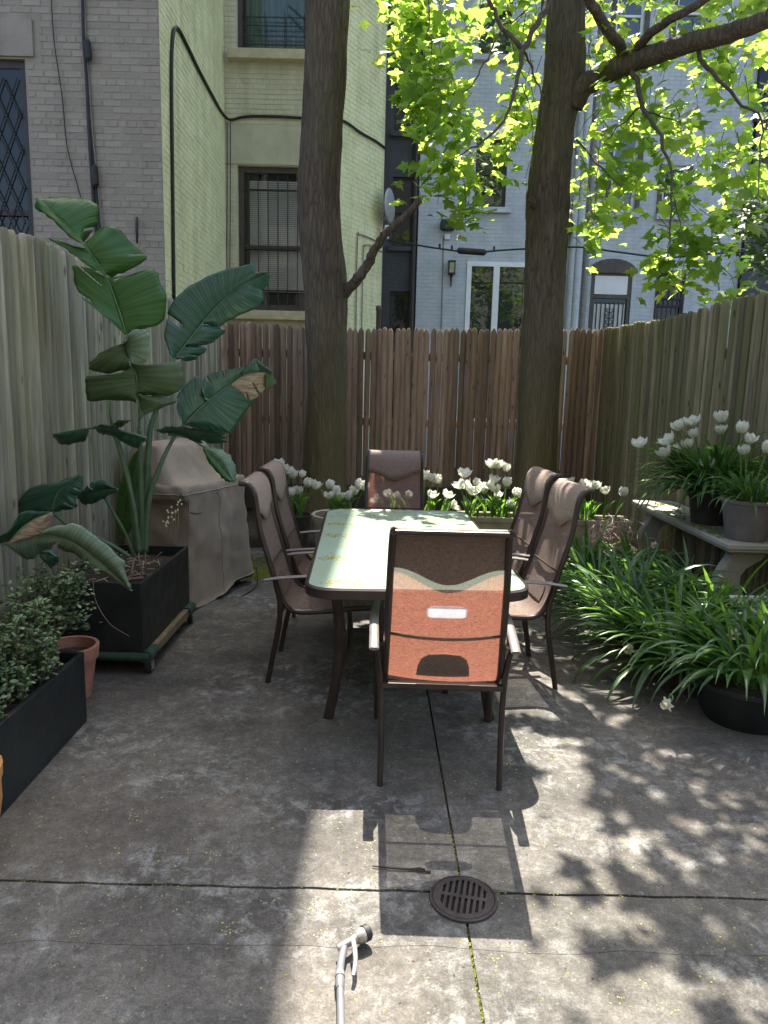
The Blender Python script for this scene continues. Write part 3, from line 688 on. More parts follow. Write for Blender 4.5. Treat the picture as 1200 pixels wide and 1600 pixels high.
# upper recessed window, dark with a low rail grille and a curtain
x0, x1, z0, z1 = uw[0].x, uw[1].x, uw[1].z, uw[0].z
wn_ = sash(house, x0, x1, z0, z1, HR + 0.10, 'winframe_brown', 0.07, False, 'clear')
rows = [[Vector((x0 + 0.1 + (x1 - x0 - 0.2) * i / 40, HR + 0.24 + 0.03 * math.sin(i * 1.3), z)) for i in range(41)] for z in (z0, z1)]
MB().grid(rows).build('curtain', 'curtain', wn_, smooth=True)
for zz in (0.12, 0.24, 0.38, 0.5):
    MB().box(((x0 + x1) / 2, HR + 0.03, z0 + zz), (x1 - x0 - 0.14, 0.01, 0.014)).build('bar', 'iron', wn_)
for k in range(5):
    xx = x0 + 0.12 + k * 0.3; MB().box((xx, HR + 0.042, z0 + 0.3), (0.014, 0.01, 0.55)).build('bar', 'iron', wn_)
# left window with a diamond grille
x0, x1, z0, z1 = wl_x1 - 1.15, wl_x1, 2.0, wl_top
wn_ = sash(house, x0, x1, z0, z1, HF + 0.08, 'winframe_dark', 0.08, z0 + (z1 - z0) * 0.47, 'glass')
for s in (-1, 1):
    for k in range(-6, 14):
        # diagonal flats clipped to the opening
        cx = x0 + 0.16 * k; seg = []
        for z in np.linspace(z0 + 0.08, z1 - 0.18, 60):
            x = cx + s * (z - z0) * 0.42
            if x0 + 0.09 < x < x1 - 0.085: seg.append((x, z))
        if len(seg) > 4:
            a, b = seg[0], seg[-1]
            MB().tube([(a[0], HF + 0.03 + 0.005 * s, a[1]), (b[0], HF + 0.03 + 0.005 * s, b[1])], 0.008, 4).build('bar', 'iron', wn_)
# cables on the house are fixed to it but things of their own
def cable(label, pts, r, mat='cable', n=6, cat='cable', name='cable', group=None):
    o = MB().tube(smooth_path(pts, 4), r, n).build(name, mat, smooth=True); return tag(o, label, cat, group)
wx = lambda px, py, dx=0.025: (lambda d: Vector((0, 0, CAM_H)) + d * ((HX + dx) / d.x))(_ray(px, py))
fy_ = lambda px, py: at(px, py, HF - 0.03)
ry_ = lambda px, py: at(px, py, HR - 0.03)
by_ = lambda k, z: BAY0 + bd * k + Vector((bd.y, -bd.x, 0)).normalized() * 0.03 + Vector((0, 0, z))
cz = ry_(400, 184).z
cable('thick black cable arching over the cream side wall and across the recess', [wx(272, 470), wx(270, 300), wx(268, 120), wx(270, 60), wx(274, 44), wx(283, 52), wx(310, 108), wx(342, 168), ry_(353, 183), ry_(362, 187), ry_(385, 182), ry_(430, 182), ry_(470, 184), ry_(520, 186), by_(0.05, cz), by_(0.4, cz - 0.02), by_(0.75, cz - 0.01), by_(1.0, cz - 0.03)], 0.021)
cable('thin black wire hanging on the grey wall beside the diamond window', [fy_(79, -30), fy_(84, 60), fy_(97, 150), fy_(105, 230), fy_(124, 300), fy_(135, 345)], 0.006)
for k, (dx, rr_, m_, nm) in enumerate(((0, 0.02, 'cable', 'thickest black cable of the bundle down the grey wall'), (6, 0.009, 'cable', 'slack black wire in the bundle down the grey wall'), (10, 0.007, 'cable_grey', 'pale grey wire in the bundle down the grey wall'))):
    cable(nm, [fy_(129 + dx * 0.2, -30), fy_(131 + dx * 0.3, 60), fy_(136 + dx * 0.3, 130), fy_(139 + dx * 0.5, 200), fy_(144 + dx * 0.8, 280), fy_(150 + dx, 360), fy_(154 + dx, 420)], rr_, m_)
for (px, py), lb in (((138, 80), 'black splice sleeve on the wall cable, upper of two'), ((149, 276), 'black splice sleeve on the wall cable, lower of two')):
    o = MB().tube([fy_(px, py - 17) + Vector((0, -.02, 0)), fy_(px, py - 13) + Vector((0, -.03, 0)), fy_(px + 2, py + 13) + Vector((0, -.03, 0)), fy_(px + 2, py + 17) + Vector((0, -.02, 0))], [0.02, 0.036, 0.036, 0.018], 10).build('cable_splice', 'cable', smooth='auto'); tag(o, lb, 'splice', 'cable splices on the grey wall')
for k, lb in ((0, 'left of two thin wires dropping beside the barred window'), (1, 'right of two thin wires dropping beside the barred window')):
    cable(lb, [ry_(355 + 5 * k, 190), ry_(355 + 5 * k, 300), ry_(354 + 5 * k, 420), ry_(354 + 5 * k, 500)], 0.006, 'cable')
z_ = ry_(560, 355).z
cable('outer grey conduit looping on the cream bay near the dish', [by_(0.36, 2.2), by_(0.36, z_ - 0.15), by_(0.40, z_ - 0.02), by_(0.5, z_), by_(0.95, z_ - 0.02)], 0.012, 'cable_grey')
cable('inner grey conduit looping on the cream bay near the dish', [by_(0.5, 2.2), by_(0.5, z_ - 0.3), by_(0.55, z_ - 0.16), by_(0.65, z_ - 0.12), by_(0.95, z_ - 0.16)], 0.010, 'cable_grey')
# plugged iron bracket stub on the grey wall
o = MB().tube([fy_(214, 340), fy_(216, 352) + Vector((0, -.05, 0)), fy_(216, 368) + Vector((0, -.04, 0)), fy_(214, 380)], [0.012, 0.018, 0.016, 0.01], 8).build('wall_hook', 'iron', smooth='auto'); tag(o, 'small rusty iron hook on the grey brick wall', 'hook')

# ---- the viewer's own house, just behind the camera: unseen, added to cut sky light and bounce sun
own = thing('own_house_wall', None, None, (0, -1.5, 0)); tag(own, kind='structure')
oh = [(x, x + 1.0, z, z + 1.9) for z in (3.6, 6.8, 9.8) for x in (-4.2, -1.4, 1.4, 4.0)] + [(-0.9, 0.9, 0.3, 2.5)]
wall_panel((6.0, -1.5, 0), (-1, 0, 0), 0, 12.0, 0, 12.5, [(6 - b, 6 - a, c, d) for a, b, c, d in oh], 0.12).build('wall', 'own_house', own)
for a, b, c, d in oh: MB().box(((a + b) / 2, -1.6, (c + d) / 2), (b - a, 0.02, d - c)).build('pane', 'glass', own)
MB().box((0, -6.0, 6.2), (12, 8.7, 12.4)).build('roof', 'own_house', own)
# ---- pale grey row house behind, with its windows and doors
GY = 14.5; GX0, GX1 = at(655, 300, GY).x, at(1168, 290, GY).x; GT = 10.8
ghouse = thing('row_house', 'pale grey painted brick row house behind the back fence', 'house', (GX0, GY, 0))
def rect(px0, px1, py0, py1, Y): 
    a, b = at(px0, py0, Y), at(px1, py1, Y); c, d = at(px0, (py0 + py1) / 2, Y), at(px1, (py0 + py1) / 2, Y)
    return (c.x, d.x, b.z, a.z)
GW = {'a': (750, 801, -60, 88), 'b': (743, 792, 215, 325), 'c': (846, 900, -60, 48), 'd': (965, 1010, -70, 62), 'e': (1060, 1106, -70, 56), 'f': (956, 995, 210, 332), 'g': (1035, 1072, 258, 336), 'h': (1022, 1068, 425, 530)}
GR_ = {k: rect(*q, GY) for k, q in GW.items()}
dr = rect(727, 824, 408, 560, GY); dr = (dr[0], dr[1], 0.9, dr[3])
sdr = rect(920, 984, 424, 560, GY); sdr = (sdr[0], sdr[1], 0.9, sdr[3])
holes = [(q[0] - GX0, q[1] - GX0, q[2], q[3]) for q in list(GR_.values()) + [dr, sdr]]
wall_panel((GX0, GY, 0), (1, 0, 0), 0, GX1 - GX0, 0, GT, holes, 0.14).build('wall', 'greywall', ghouse)
mb = MB(); mb.add([(GX0, GY, 0), (GX1, GY, 0), (GX1, GY + 8, 0), (GX0, GY + 8, 0), (GX0, GY, GT), (GX1, GY, GT), (GX1, GY + 8, GT), (GX0, GY + 8, GT)], [(1, 2, 6, 5), (2, 3, 7, 6), (3, 0, 4, 7), (4, 5, 6, 7)]); mb.build('roof', 'greywall', ghouse)
for k, q in GR_.items():
    fr_ = {'a': 'winframe_dark', 'b': 'winframe_dark', 'c': 'winframe_dark', 'h': 'winframe_dark'}.get(k, 'winframe_white')
    win = sash(ghouse, q[0], q[1], q[2], q[3], GY + 0.09, fr_, 0.055 if fr_ != 'winframe_white' else 0.05, None if k not in 'de' else q[2] + (q[3] - q[2]) * 0.30, 'glass_bright' if k in 'defb' else 'glass')
    MB().box(((q[0] + q[1]) / 2, GY - 0.02, q[2] - 0.055), (q[1] - q[0] + 0.2, 0.16, 0.1)).build('sill', 'greywall', win, bevel=0.008)
    if fr_ == 'winframe_white':
        for xx in (q[0] - 0.045, q[1] + 0.045): MB().box((xx, GY - 0.012, (q[2] + q[3]) / 2), (0.085, 0.035, q[3] - q[2] + 0.02)).build('casing', 'winframe_brown', win)
    if k == 'h':
        for i in range(6): MB().tube([(q[0] + 0.06 + i * (q[1] - q[0] - 0.12) / 5, GY - 0.03, q[2]), (q[0] + 0.06 + i * (q[1] - q[0] - 0.12) / 5, GY - 0.03, q[3])], 0.01, 5).build('bar', 'iron', win)
        for i in range(3): MB().box(((q[0] + q[1]) / 2, GY - 0.03, q[2] + 0.25 + i * 0.5), (q[1] - q[0], 0.012, 0.02)).build('bar', 'iron', win)
# white double glass door
d_ = sash(ghouse, dr[0], dr[1], dr[2], dr[3], GY + 0.02, 'winframe_white', 0.09, False, 'glass_bright', 0.09, mid=(dr[0] + dr[1]) / 2 - 0.03, name='glass_door')
# arched door with fanlight and white security gate
mb = MB(); n = 12; cx = (sdr[0] + sdr[1]) / 2; hw = (sdr[1] - sdr[0]) / 2
arc = [(cx + (hw + 0.07) * math.cos(math.pi * i / n), sdr[3] - 0.02 + 0.26 * math.sin(math.pi * i / n)) for i in range(n + 1)]
mb.prism([(x, GY - 0.03, z) for x, z in arc], (0, 0.1, 0)); mb.build('arch', 'winframe_brown', ghouse)
zf = sdr[3] - 0.46
sd_ = sash(ghouse, sdr[0], sdr[1], sdr[2], sdr[3], GY + 0.05, 'winframe_brown', 0.07, zf, 'glass', name='security_door')
MB().box((cx, GY + 0.025, zf + 0.22), (hw * 2 - 0.16, 0.01, 0.34)).build('fanlight', 'blind', sd_)
MB().box((cx, GY + 0.05, (sdr[2] + zf) / 2 - 0.05), (hw * 2 - 0.2, 0.01, zf - sdr[2] - 0.16)).build('door_panel', 'winframe_white', sd_)
for i in range(7): MB().tube([(cx - hw + 0.14 + i * (2 * hw - 0.28) / 6, GY - 0.0, sdr[2]), (cx - hw + 0.14 + i * (2 * hw - 0.28) / 6, GY - 0.0, zf - 0.1)], 0.015, 5).build('bar', 'winframe_dark', sd_)
mb = MB()
for i in range(5):
    for s in (-1, 1):
        zc = zf - 0.75 + i * 0.11; mb.tube([(cx, GY - 0.012, zc), (cx + s * 0.06, GY - 0.012, zc + 0.04), (cx + s * 0.07, GY - 0.012, zc + 0.08), (cx + s * 0.03, GY - 0.012, zc + 0.09)], 0.009, 4)
mb.build('scrollwork', 'winframe_dark', sd_)
for px, r_, lb in ((887, 0.055, 'left'), (897, 0.07, 'middle'), (909, 0.05, 'right')):
    a, b = at(px + 12, 120, GY - 0.09), at(px, 515, GY - 0.09)
    o = MB().tube([(b.x, GY - 0.09, GT), (b.x, GY - 0.09, 0.2)], r_, 12).build('downpipe', 'greywall' if lb != 'right' else 'cable_grey', smooth='auto')
    tag(o, f'{lb} of three grey downpipes on the pale house beside the right trunk', 'downpipe', 'downpipes on the pale house')
# ---- charcoal houses either side
DX0 = -1.6
dh = thing('row_house', 'charcoal painted house in the gap between cream bay and pale house', 'house', (DX0, GY + 0.12, 0))
DW = [rect(617, 656, 120, 207, GY + .12), rect(613, 652, 276, 386, GY + .12), rect(608, 645, 455, 560, GY + .12)]
DW[2] = (DW[2][0], DW[2][1], 0.9, DW[2][3])
DW = [(q[0], min(q[1], GX0 - 0.1), q[2], q[3]) for q in DW]
wall_panel((DX0, GY + .12, 0), (1, 0, 0), 0, GX0 - DX0 - 0.003, 0, GT + 0.4, [(q[0] - DX0, q[1] - DX0, q[2], q[3]) for q in DW], 0.14).build('wall', 'darkwall', dh)
MB().box(((DX0 + GX0) / 2, GY + 4.3, (GT + 0.4) / 2), (GX0 - DX0 - 0.01, 7.8, GT + 0.38)).build('roof', 'darkwall', dh)
for q in DW:
    win = sash(dh, q[0], q[1], q[2], q[3], GY + 0.2, 'winframe_dark', 0.05, None, 'glass')
    MB().box(((q[0] + q[1]) / 2, GY + 0.1, q[2] - 0.05), (q[1] - q[0] + 0.14, 0.14, 0.08)).build('sill', 'darkwall', win, bevel=0.006)
o = MB().tube([(GX0 - 0.07, GY + 0.03, 0.2), (GX0 - 0.07, GY + 0.03, GT)], 0.045, 10).build('downpipe', 'winframe_dark', smooth='auto'); tag(o, 'dark downpipe in the corner of the charcoal house', 'downpipe')
rh = thing('row_house', 'charcoal painted house at the right edge beyond the mossy fence', 'house', (GX1, GY - 0.1, 0))
wq = rect(1185, 1230, 90, 190, GY - .1)
wall_panel((GX1 + 0.01, GY - .1, 0), (1, 0, 0), 0, 5, 0, GT - 0.4, [(wq[0] - GX1, wq[1] - GX1, wq[2], wq[3])], 0.14).build('wall', 'darkwall', rh)
MB().box((GX1 + 2.52, GY + 4.0, (GT - 0.4) / 2), (4.98, 7.9, GT - 0.42)).build('roof', 'darkwall', rh)
sash(rh, wq[0], wq[1], wq[2], wq[3], GY + 0.0, 'winframe_dark', 0.05, None, 'glass')
# ---- fittings on the far walls
def flood(px, py, lb):
    p = at(px, py, GY - 0.12); mb = MB()
    out = []
    for k in range(16):
        a = 2 * math.pi * k / 16; out.append((p.x + 0.145 * math.copysign(abs(math.cos(a)) ** 0.55, math.cos(a)), GY - 0.16, p.z + 0.10 * math.copysign(abs(math.sin(a)) ** 0.6, math.sin(a))))
    root = thing('wall_speaker', lb, 'wall speaker', (p.x, GY - 0.001, p.z - 0.2), group='black wall units')
    mb.prism(out, (0, 0.15, 0)); mb.build('body', 'cable', root, bevel=0.012)
    MB().box((p.x + 0.0, GY - 0.03, p.z - 0.2), (0.1, 0.055, 0.1)).build('junction_box', 'white_plastic', root, bevel=0.008)
flood(700, 351, 'black rounded unit on the pale wall over the white glass door')
flood(884, 356, 'black rounded unit on the pale wall just right of the right trunk')
p = at(706, 418, GY - 0.1); ln = thing('wall_lantern', 'small black wall lantern beside the white glass door', 'lantern', (p.x, GY, p.z - 0.3))
MB().box((p.x, GY - 0.09, p.z), (0.10, 0.10, 0.19)).build('lamp_glass', 'lampglass', ln, bevel=0.004)
mb = MB()
for s in (-1, 1):
    for e_ in (-1, 1): mb.box((p.x + s * 0.054, GY - 0.09 + e_ * 0.054, p.z), (0.014, 0.014, 0.2))
mb.box((p.x, GY - 0.09, p.z + 0.11), (0.14, 0.14, 0.025)); mb.box((p.x, GY - 0.09, p.z - 0.11), (0.13, 0.13, 0.02)); mb.box((p.x, GY - 0.02, p.z - 0.03), (0.05, 0.04, 0.2))
mb.build('lamp_frame', 'iron', ln); MB().tube([(p.x, GY - 0.06, p.z - 0.11), (p.x, GY - 0.05, p.z - 0.16), (p.x, GY - 0.04, p.z - 0.34)], [0.05, 0.02, 0.012], 8).build('tail', 'iron', ln)
cable('thin conduit running down the pale wall below the left wall unit', [(at(693, 370, GY).x, GY - 0.012, at(693, 370, GY).z), (at(692, 440, GY).x, GY - 0.012, 2.9), (at(690, 510, GY).x, GY - 0.012, 1.8)], 0.011, 'cable_grey')
# overhead service line with its thick splice
sp_ = [at(606, 376, 13.2), at(640, 381, 13.0), at(690, 389, 12.8), at(740, 394, 12.7), at(800, 390, 12.6), at(900, 386, 12.4), at(960, 393, 12.3), at(1040, 402, 12.2), at(1120, 396, 12.1), at(1230, 390, 12.0)]
cable('black overhead service line sagging between the houses', sp_, 0.016)
o = MB().tube([at(714, 391, 12.75), at(717, 391.5, 12.75), at(757, 394.5, 12.68), at(760, 394.5, 12.68)], [0.02, 0.052, 0.052, 0.02], 10).build('cable_splice', 'cable', smooth='auto'); tag(o, 'long black splice sleeve on the overhead line', 'splice')
for px, py in ((687, 386), (706, 389), (772, 390)):
    o = MB().tube([at(px, py + 3, 12.8), at(px, py - 5, 12.8)], 0.02, 6).build('cable_clip', 'cable', smooth='auto')
    tag(o, f'small black clip on the overhead line, {"left" if px < 690 else "middle" if px < 720 else "right"} of three', 'clip', 'clips on the overhead line')
# satellite dish seen nearly edge-on at the bay corner
p = at(607, 322, 13.1); sdh = thing('satellite_dish', 'dark satellite dish seen edge on at the cream bay corner', 'dish', (p.x - 0.12, 13.25, p.z - 0.25))
mb = MB(); rows = []
for i in range(6):
    rr_ = 0.25 * i / 5
    rows.append([Vector((p.x + 0.02 + 0.09 * math.cos(2 * math.pi * k / 20) * rr_ / 0.25 + 0.05 * (1 - (i / 5) ** 2), 13.1 + rr_ * math.cos(2 * math.pi * k / 20), p.z + rr_ * math.sin(2 * math.pi * k / 20) * 1.15)) for k in range(21)])
mb.grid(rows).build('reflector', 'metal_grey', sdh, smooth=True, solid=0.008)
MB().tube([(p.x - 0.14, 13.28, p.z - 0.15), (p.x - 0.06, 13.2, p.z - 0.2), (p.x + 0.02, 13.12, p.z - 0.05)], 0.018, 8).build('bracket', 'metal_grey', sdh)
MB().box((p.x - 0.02, 13.12, p.z - 0.42), (0.07, 0.1, 0.22)).build('receiver_box', 'white_plastic', sdh, bevel=0.01)
p = at(592, 478, 10.2); o = MB().lathe([(0.035, 0.0), (0.035, p.z - 0.06), (0.042, p.z - 0.05), (0.042, p.z - 0.015), (0.03, p.z + 0.005)], (p.x, 10.2, 0), 12, cap_t=True).build('vent_pipe', 'winframe_brown', smooth='auto'); tag(o, 'short brown capped pipe just above the back fence beside the cream bay', 'pipe')

# ================================================================== trees
def trunk(pts, radii, n=36, seed=0, ridge=0.028, sub=7):
    """tapered bole: uneven section that follows the listed centres"""
    P_ = smooth_path(pts, sub); rs = lerp_list(radii, len(P_)); vs_ = []; prev = None
    for i, p in enumerate(P_):
        d = (P_[min(i + 1, len(P_) - 1)] - P_[max(i - 1, 0)]).normalized()
        a = Vector((1, 0, 0)) - d * d.x; a.normalize(); b = d.cross(a)
        for j in range(n):
            th = 2 * math.pi * j / n; q = a * math.cos(th) + b * math.sin(th)
            k = rs[i] * (1 + 0.13 * noise.noise(Vector((q.x * 1.3 + seed, q.y * 1.3, p.z * 0.7)))) + ridge * noise.noise(Vector((q.x * 7, q.y * 7 + seed, p.z * 1.6))) + 0.35 * ridge * noise.noise(Vector((q.x * 19, q.y * 19, p.z * 9)))
            vs_.append(p + q * k)
    L = len(P_); fs_ = [(i * n + j, i * n + (j + 1) % n, (i + 1) * n + (j + 1) % n, (i + 1) * n + j) for i in range(L - 1) for j in range(n)]
    fs_.append(tuple((L - 1) * n + j for j in range(n)))
    return MB().add(vs_, fs_)
def limb(mb, pts, r0, r1, n=8, sub=4, wob=0.0, rr=random):
    P_ = smooth_path(pts, sub)
    if wob: P_ = [p + Vector((rr.gauss(0, wob), rr.gauss(0, wob), rr.gauss(0, wob))) * (0 < i < len(P_) - 1) for i, p in enumerate(P_)]
    mb.tube(P_, lerp_list([r0, r1], len(P_)), n); return P_
TD = 7.8
tl = thing('maple_tree', 'left tree trunk with a broken bare branch, in front of the cream house', 'tree', (-0.65, TD, 0))
pl = [(-0.66, TD, -0.05), (-0.65, TD, 0.25), at(508, 740, TD), at(510, 620, TD), at(509, 515, TD), at(507, 440, TD), at(499, 320, TD), at(503, 200, TD), at(511, 60, TD), at(515, -60, TD), (-0.62, TD, 6.8), (-0.5, TD - 0.1, 8.6), (-0.45, TD, 10.5)]
trunk(pl, [0.33, 0.27, 0.225, 0.205, 0.212, 0.222, 0.212, 0.203, 0.21, 0.205, 0.19, 0.15, 0.08], seed=3).build('trunk', 'bark', tl, smooth=True)
mb = MB()
limb(mb, [at(533, 466, TD), at(541, 455, TD - 0.05), at(560, 433, TD - 0.15), at(576, 412, TD - 0.2), at(584, 392, TD - 0.25), at(602, 366, TD - 0.3), at(630, 342, TD - 0.35), at(657, 312, TD - 0.4)], 0.062, 0.032, 10, 5, 0.006)
limb(mb, [at(585, 392, TD - 0.25), at(592, 380, TD - 0.35), at(596, 362, TD - 0.4)], 0.022, 0.010, 6)
mb.build('broken_branch', 'bark', tl, smooth=True)
mb = MB()
for a in range(5):
    an = R(120 + 35 * a); limb(mb, [(-0.6, TD, 6.6 + a * 0.6), (-0.6 + 0.7 * math.cos(an), TD + 0.7 * math.sin(an), 7.4 + a * 0.6), (-0.6 + 1.7 * math.cos(an), TD + 1.6 * math.sin(an), 8.2 + a * 0.6)], 0.07, 0.02, 7)
mb.build('limb', 'bark', tl, smooth=True)

tr_ = thing('maple_tree', 'right tree with sunlit yellow green maple leaves hanging over the fence', 'tree', (1.61, TD, 0))
pr = [(1.63, TD, -0.05), (1.62, TD, 0.25), at(836, 740, TD), at(841, 640, TD), at(847, 515, TD), at(850, 420, TD), at(856, 320, TD), at(868, 200, TD), at(882, 110, TD), at(885, 30, TD), at(887, -60, TD), (1.72, TD, 7.0), (1.85, TD - 0.2, 9.0), (1.9, TD - 0.3, 11.5)]
trunk(pr, [0.34, 0.28, 0.225, 0.205, 0.202, 0.203, 0.207, 0.185, 0.20, 0.182, 0.175, 0.155, 0.12, 0.06], seed=9).build('trunk', 'bark', tr_, smooth=True)
knot = at(828, 316, TD - 0.12)
mb = MB(); mb.tube([knot + Vector((0.10, 0.06, -0.05)), knot + Vector((0.03, 0.0, 0.0)), knot + Vector((-0.012, -0.02, 0.02))], [0.06, 0.045, 0.025], 10); mb.build('branch_stub', 'bark', tr_, smooth=True)
def br(name, px, r0, r1, n=8, wob=0.006):
    mb = MB(); limb(mb, [at(*q) for q in px], r0, r1, n, 4, wob); return mb.build(name, 'bark' if r0 > 0.03 else 'twig', tr_, smooth=True)
br('limb', [(893, 168, 7.75), (905, 142, 7.7), (930, 122, 7.65), (960, 108, 7.5), (990, 97, 7.35), (1040, 78, 7.1), (1090, 64, 6.85), (1140, 52, 6.65), (1185, 34, 6.5), (1230, 10, 6.4), (1300, -40, 6.3)], 0.115, 0.06, 12)
br('limb', [(984, 98, 7.38), (995, 78, 7.3), (1015, 54, 7.1), (1045, 32, 6.9), (1085, 10, 6.8), (1130, -20, 6.7)], 0.048, 0.03)
br('limb', [(978, 96, 7.42), (972, 78, 7.35), (955, 52, 7.2), (935, 25, 7.1), (915, -15, 7.0), (905, -60, 6.9)], 0.055, 0.04)
TW = [  # visible twigs: (px, py, depth) chains with butt and tip radius
    ([(988, 104, 7.36), (998, 138, 7.2), (1006, 168, 7.2), (1020, 195, 7.1), (1035, 222, 7.0), (1046, 258, 6.9), (1050, 300, 6.85), (1047, 345, 6.8), (1043, 400, 6.75)], 0.026, 0.005),
    ([(1086, 68, 6.87), (1105, 104, 6.85), (1132, 134, 6.8), (1160, 163, 6.8), (1190, 188, 6.8), (1188, 240, 6.8)], 0.022, 0.006),
    ([(1006, 160, 7.2), (985, 180, 7.3), (955, 210, 7.4), (940, 235, 7.4)], 0.010, 0.003),
    ([(1008, 172, 7.2), (1035, 180, 7.2), (1062, 190, 7.2)], 0.010, 0.003),
    ([(901, 218, 7.6), (930, 252, 7.4), (965, 285, 7.2), (972, 292, 7.2)], 0.010, 0.004),
    ([(1050, 300, 6.85), (1062, 345, 6.8), (1072, 390, 6.8)], 0.006, 0.003),
    ([(870, -40, 7.3), (856, 0, 7.2), (845, 25, 7.1), (832, 48, 7.0), (818, 75, 6.95), (813, 100, 6.9), (803, 135, 6.85), (800, 160, 6.8), (786, 190, 6.75), (765, 214, 6.7), (735, 232, 6.7), (708, 248, 6.7)], 0.034, 0.004),
    ([(755, -40, 7.0), (763, 0, 7.0), (776, 28, 7.0), (792, 50, 6.95), (815, 76, 6.95)], 0.017, 0.022),
    ([(785, 45, 6.95), (768, 78, 6.9), (750, 108, 6.9), (738, 132, 6.85), (722, 145, 6.8)], 0.009, 0.004),
    ([(818, 80, 6.95), (830, 105, 7.0), (838, 128, 7.0), (850, 150, 7.1)], 0.012, 0.005),
    ([(786, 38, 6.95), (806, 32, 6.9), (828, 8, 6.9)], 0.008, 0.004),
    ([(668, -30, 6.6), (668, 40, 6.6), (674, 75, 6.6), (672, 110, 6.6)], 0.007, 0.003),
    ([(1040, 78, 7.4), (1055, 60, 7.2), (1050, 48, 7.1)], 0.012, 0.005),
    ([(690, 150, 6.7), (685, 185, 6.7), (665, 205, 6.7)], 0.005, 0.003),
    ([(1188, 240, 6.8), (1184, 300, 6.7), (1150, 350, 6.7)], 0.006, 0.003),
    ([(815, 130, 6.9), (830, 180, 6.9), (833, 240, 6.9)], 0.005, 0.003),
    ([(935, 235, 7.3), (930, 300, 7.1), (926, 350, 7.0)], 0.005, 0.003),
]
mb = MB(); rr = random.Random(5)
twig_mb = MB()
for chain, a, b in TW:
    mb = MB(); limb(mb, [at(*q) for q in chain], a, b, 6, 3, 0.008, rr); mb.build('twig', 'twig', tr_, smooth=True)
# upper boughs that carry the crown above the picture
mb = MB()
boughs = []
for k in range(9):
    an = R((-75, 20, 80, -40, 55, -15, 95, -60, 35)[k]); z0 = 5.6 + 0.6 * k; ln_ = 2.7 - 0.12 * k
    boughs.append(limb(mb, [(1.68, TD, z0), (1.68 + 0.4 * ln_ * math.cos(an), TD - 0.1 + 0.4 * ln_ * math.sin(an), z0 + 0.75), (1.7 + ln_ * math.cos(an), TD - 0.2 + ln_ * math.sin(an), z0 + 1.5)], 0.07, 0.015, 7))
mb.build('limb', 'bark', tr_, smooth=True)
crown_anchor = None
# maple leaf outline (stalk at the origin, tip along +y)
_half = [(0.0, 0.02), (0.16, -0.06), (0.30, 0.0), (0.27, 0.14), (0.52, 0.30), (0.55, 0.47), (0.36, 0.46), (0.24, 0.50), (0.22, 0.70), (0.11, 0.72)]
_out = _half + [(0.0, 1.0)] + [(-x, y) for x, y in _half[:0:-1]]
LEAF_V = np.array([(0.0, 0.34, 0.0)] + [(x, y, -0.30 * abs(x) ** 1.4 - 0.12 * max(0, y - 0.4) ** 1.5) for x, y in _out])
LEAF_F = [(0, 1 + i, 1 + (i + 1) % len(_out)) for i in range(len(_out))]
def in_poly(x, y, poly):
    c = False; n = len(poly)
    for i in range(n):
        (x1, y1), (x2, y2) = poly[i], poly[i - 1]
        if (y1 > y) != (y2 > y) and x < (x2 - x1) * (y - y1) / (y2 - y1) + x1: c = not c
    return c
FOL = [  # where the sprays hang, as seen from the yard: outline, depth range, sprays
    ([(598, -40), (700, -40), (748, 15), (738, 62), (693, 60), (690, 130), (725, 150), (705, 195), (650, 205), (622, 110), (603, 72)], 7.2, 8.5, 58),
    ([(640, 120), (700, 125), (730, 135), (790, 168), (840, 150), (862, 200), (848, 240), (800, 232), (770, 262), (735, 250), (700, 272), (650, 240)], 7.0, 8.3, 38),
    ([(618, 275), (665, 252), (740, 250), (752, 290), (745, 345), (735, 352), (700, 335), (660, 335), (636, 308)], 6.9, 7.8, 16),
    ([(742, -40), (860, -40), (845, 60), (800, 90), (775, 80), (748, 35)], 7.2, 8.5, 20),
    ([(800, 120), (862, 90), (856, 235), (838, 290), (800, 245)], 7.2, 8.4, 16),
    ([(905, -40), (960, -30), (1000, 100), (1060, 180), (1060, 330), (985, 340), (945, 400), (885, 405), (890, 300), (905, 200), (930, 140), (900, 60)], 7.1, 8.6, 64),
    ([(1000, -40), (1240, -40), (1240, 330), (1165, 320), (1150, 345), (1105, 300), (1060, 300), (1040, 180), (1000, 110)], 7.0, 8.8, 92),
    ([(1000, 330), (1060, 290), (1120, 310), (1140, 370), (1165, 440), (1120, 465), (1090, 410), (1060, 435), (985, 440), (1000, 395), (1030, 370)], 7.0, 7.9, 30),
]
spr = []
rr = random.Random(12)
for poly, d0, d1, cnt in FOL:
    xs = [p[0] for p in poly]; ys = [p[1] for p in poly]; k = 0; tries = 0
    while k < cnt and tries < 20000:
        tries += 1
        x, y = rr.uniform(min(xs), max(xs)), rr.uniform(min(ys), max(ys))
        if not in_poly(x, y, poly): continue
        p = at(x, y, rr.uniform(d0, d1))
        if noise.noise(p * 1.7 + Vector((3.1, 0.4, 8))) < -0.07: continue
        spr.append((p, 0.125, rr.randint(6, 11))); k += 1
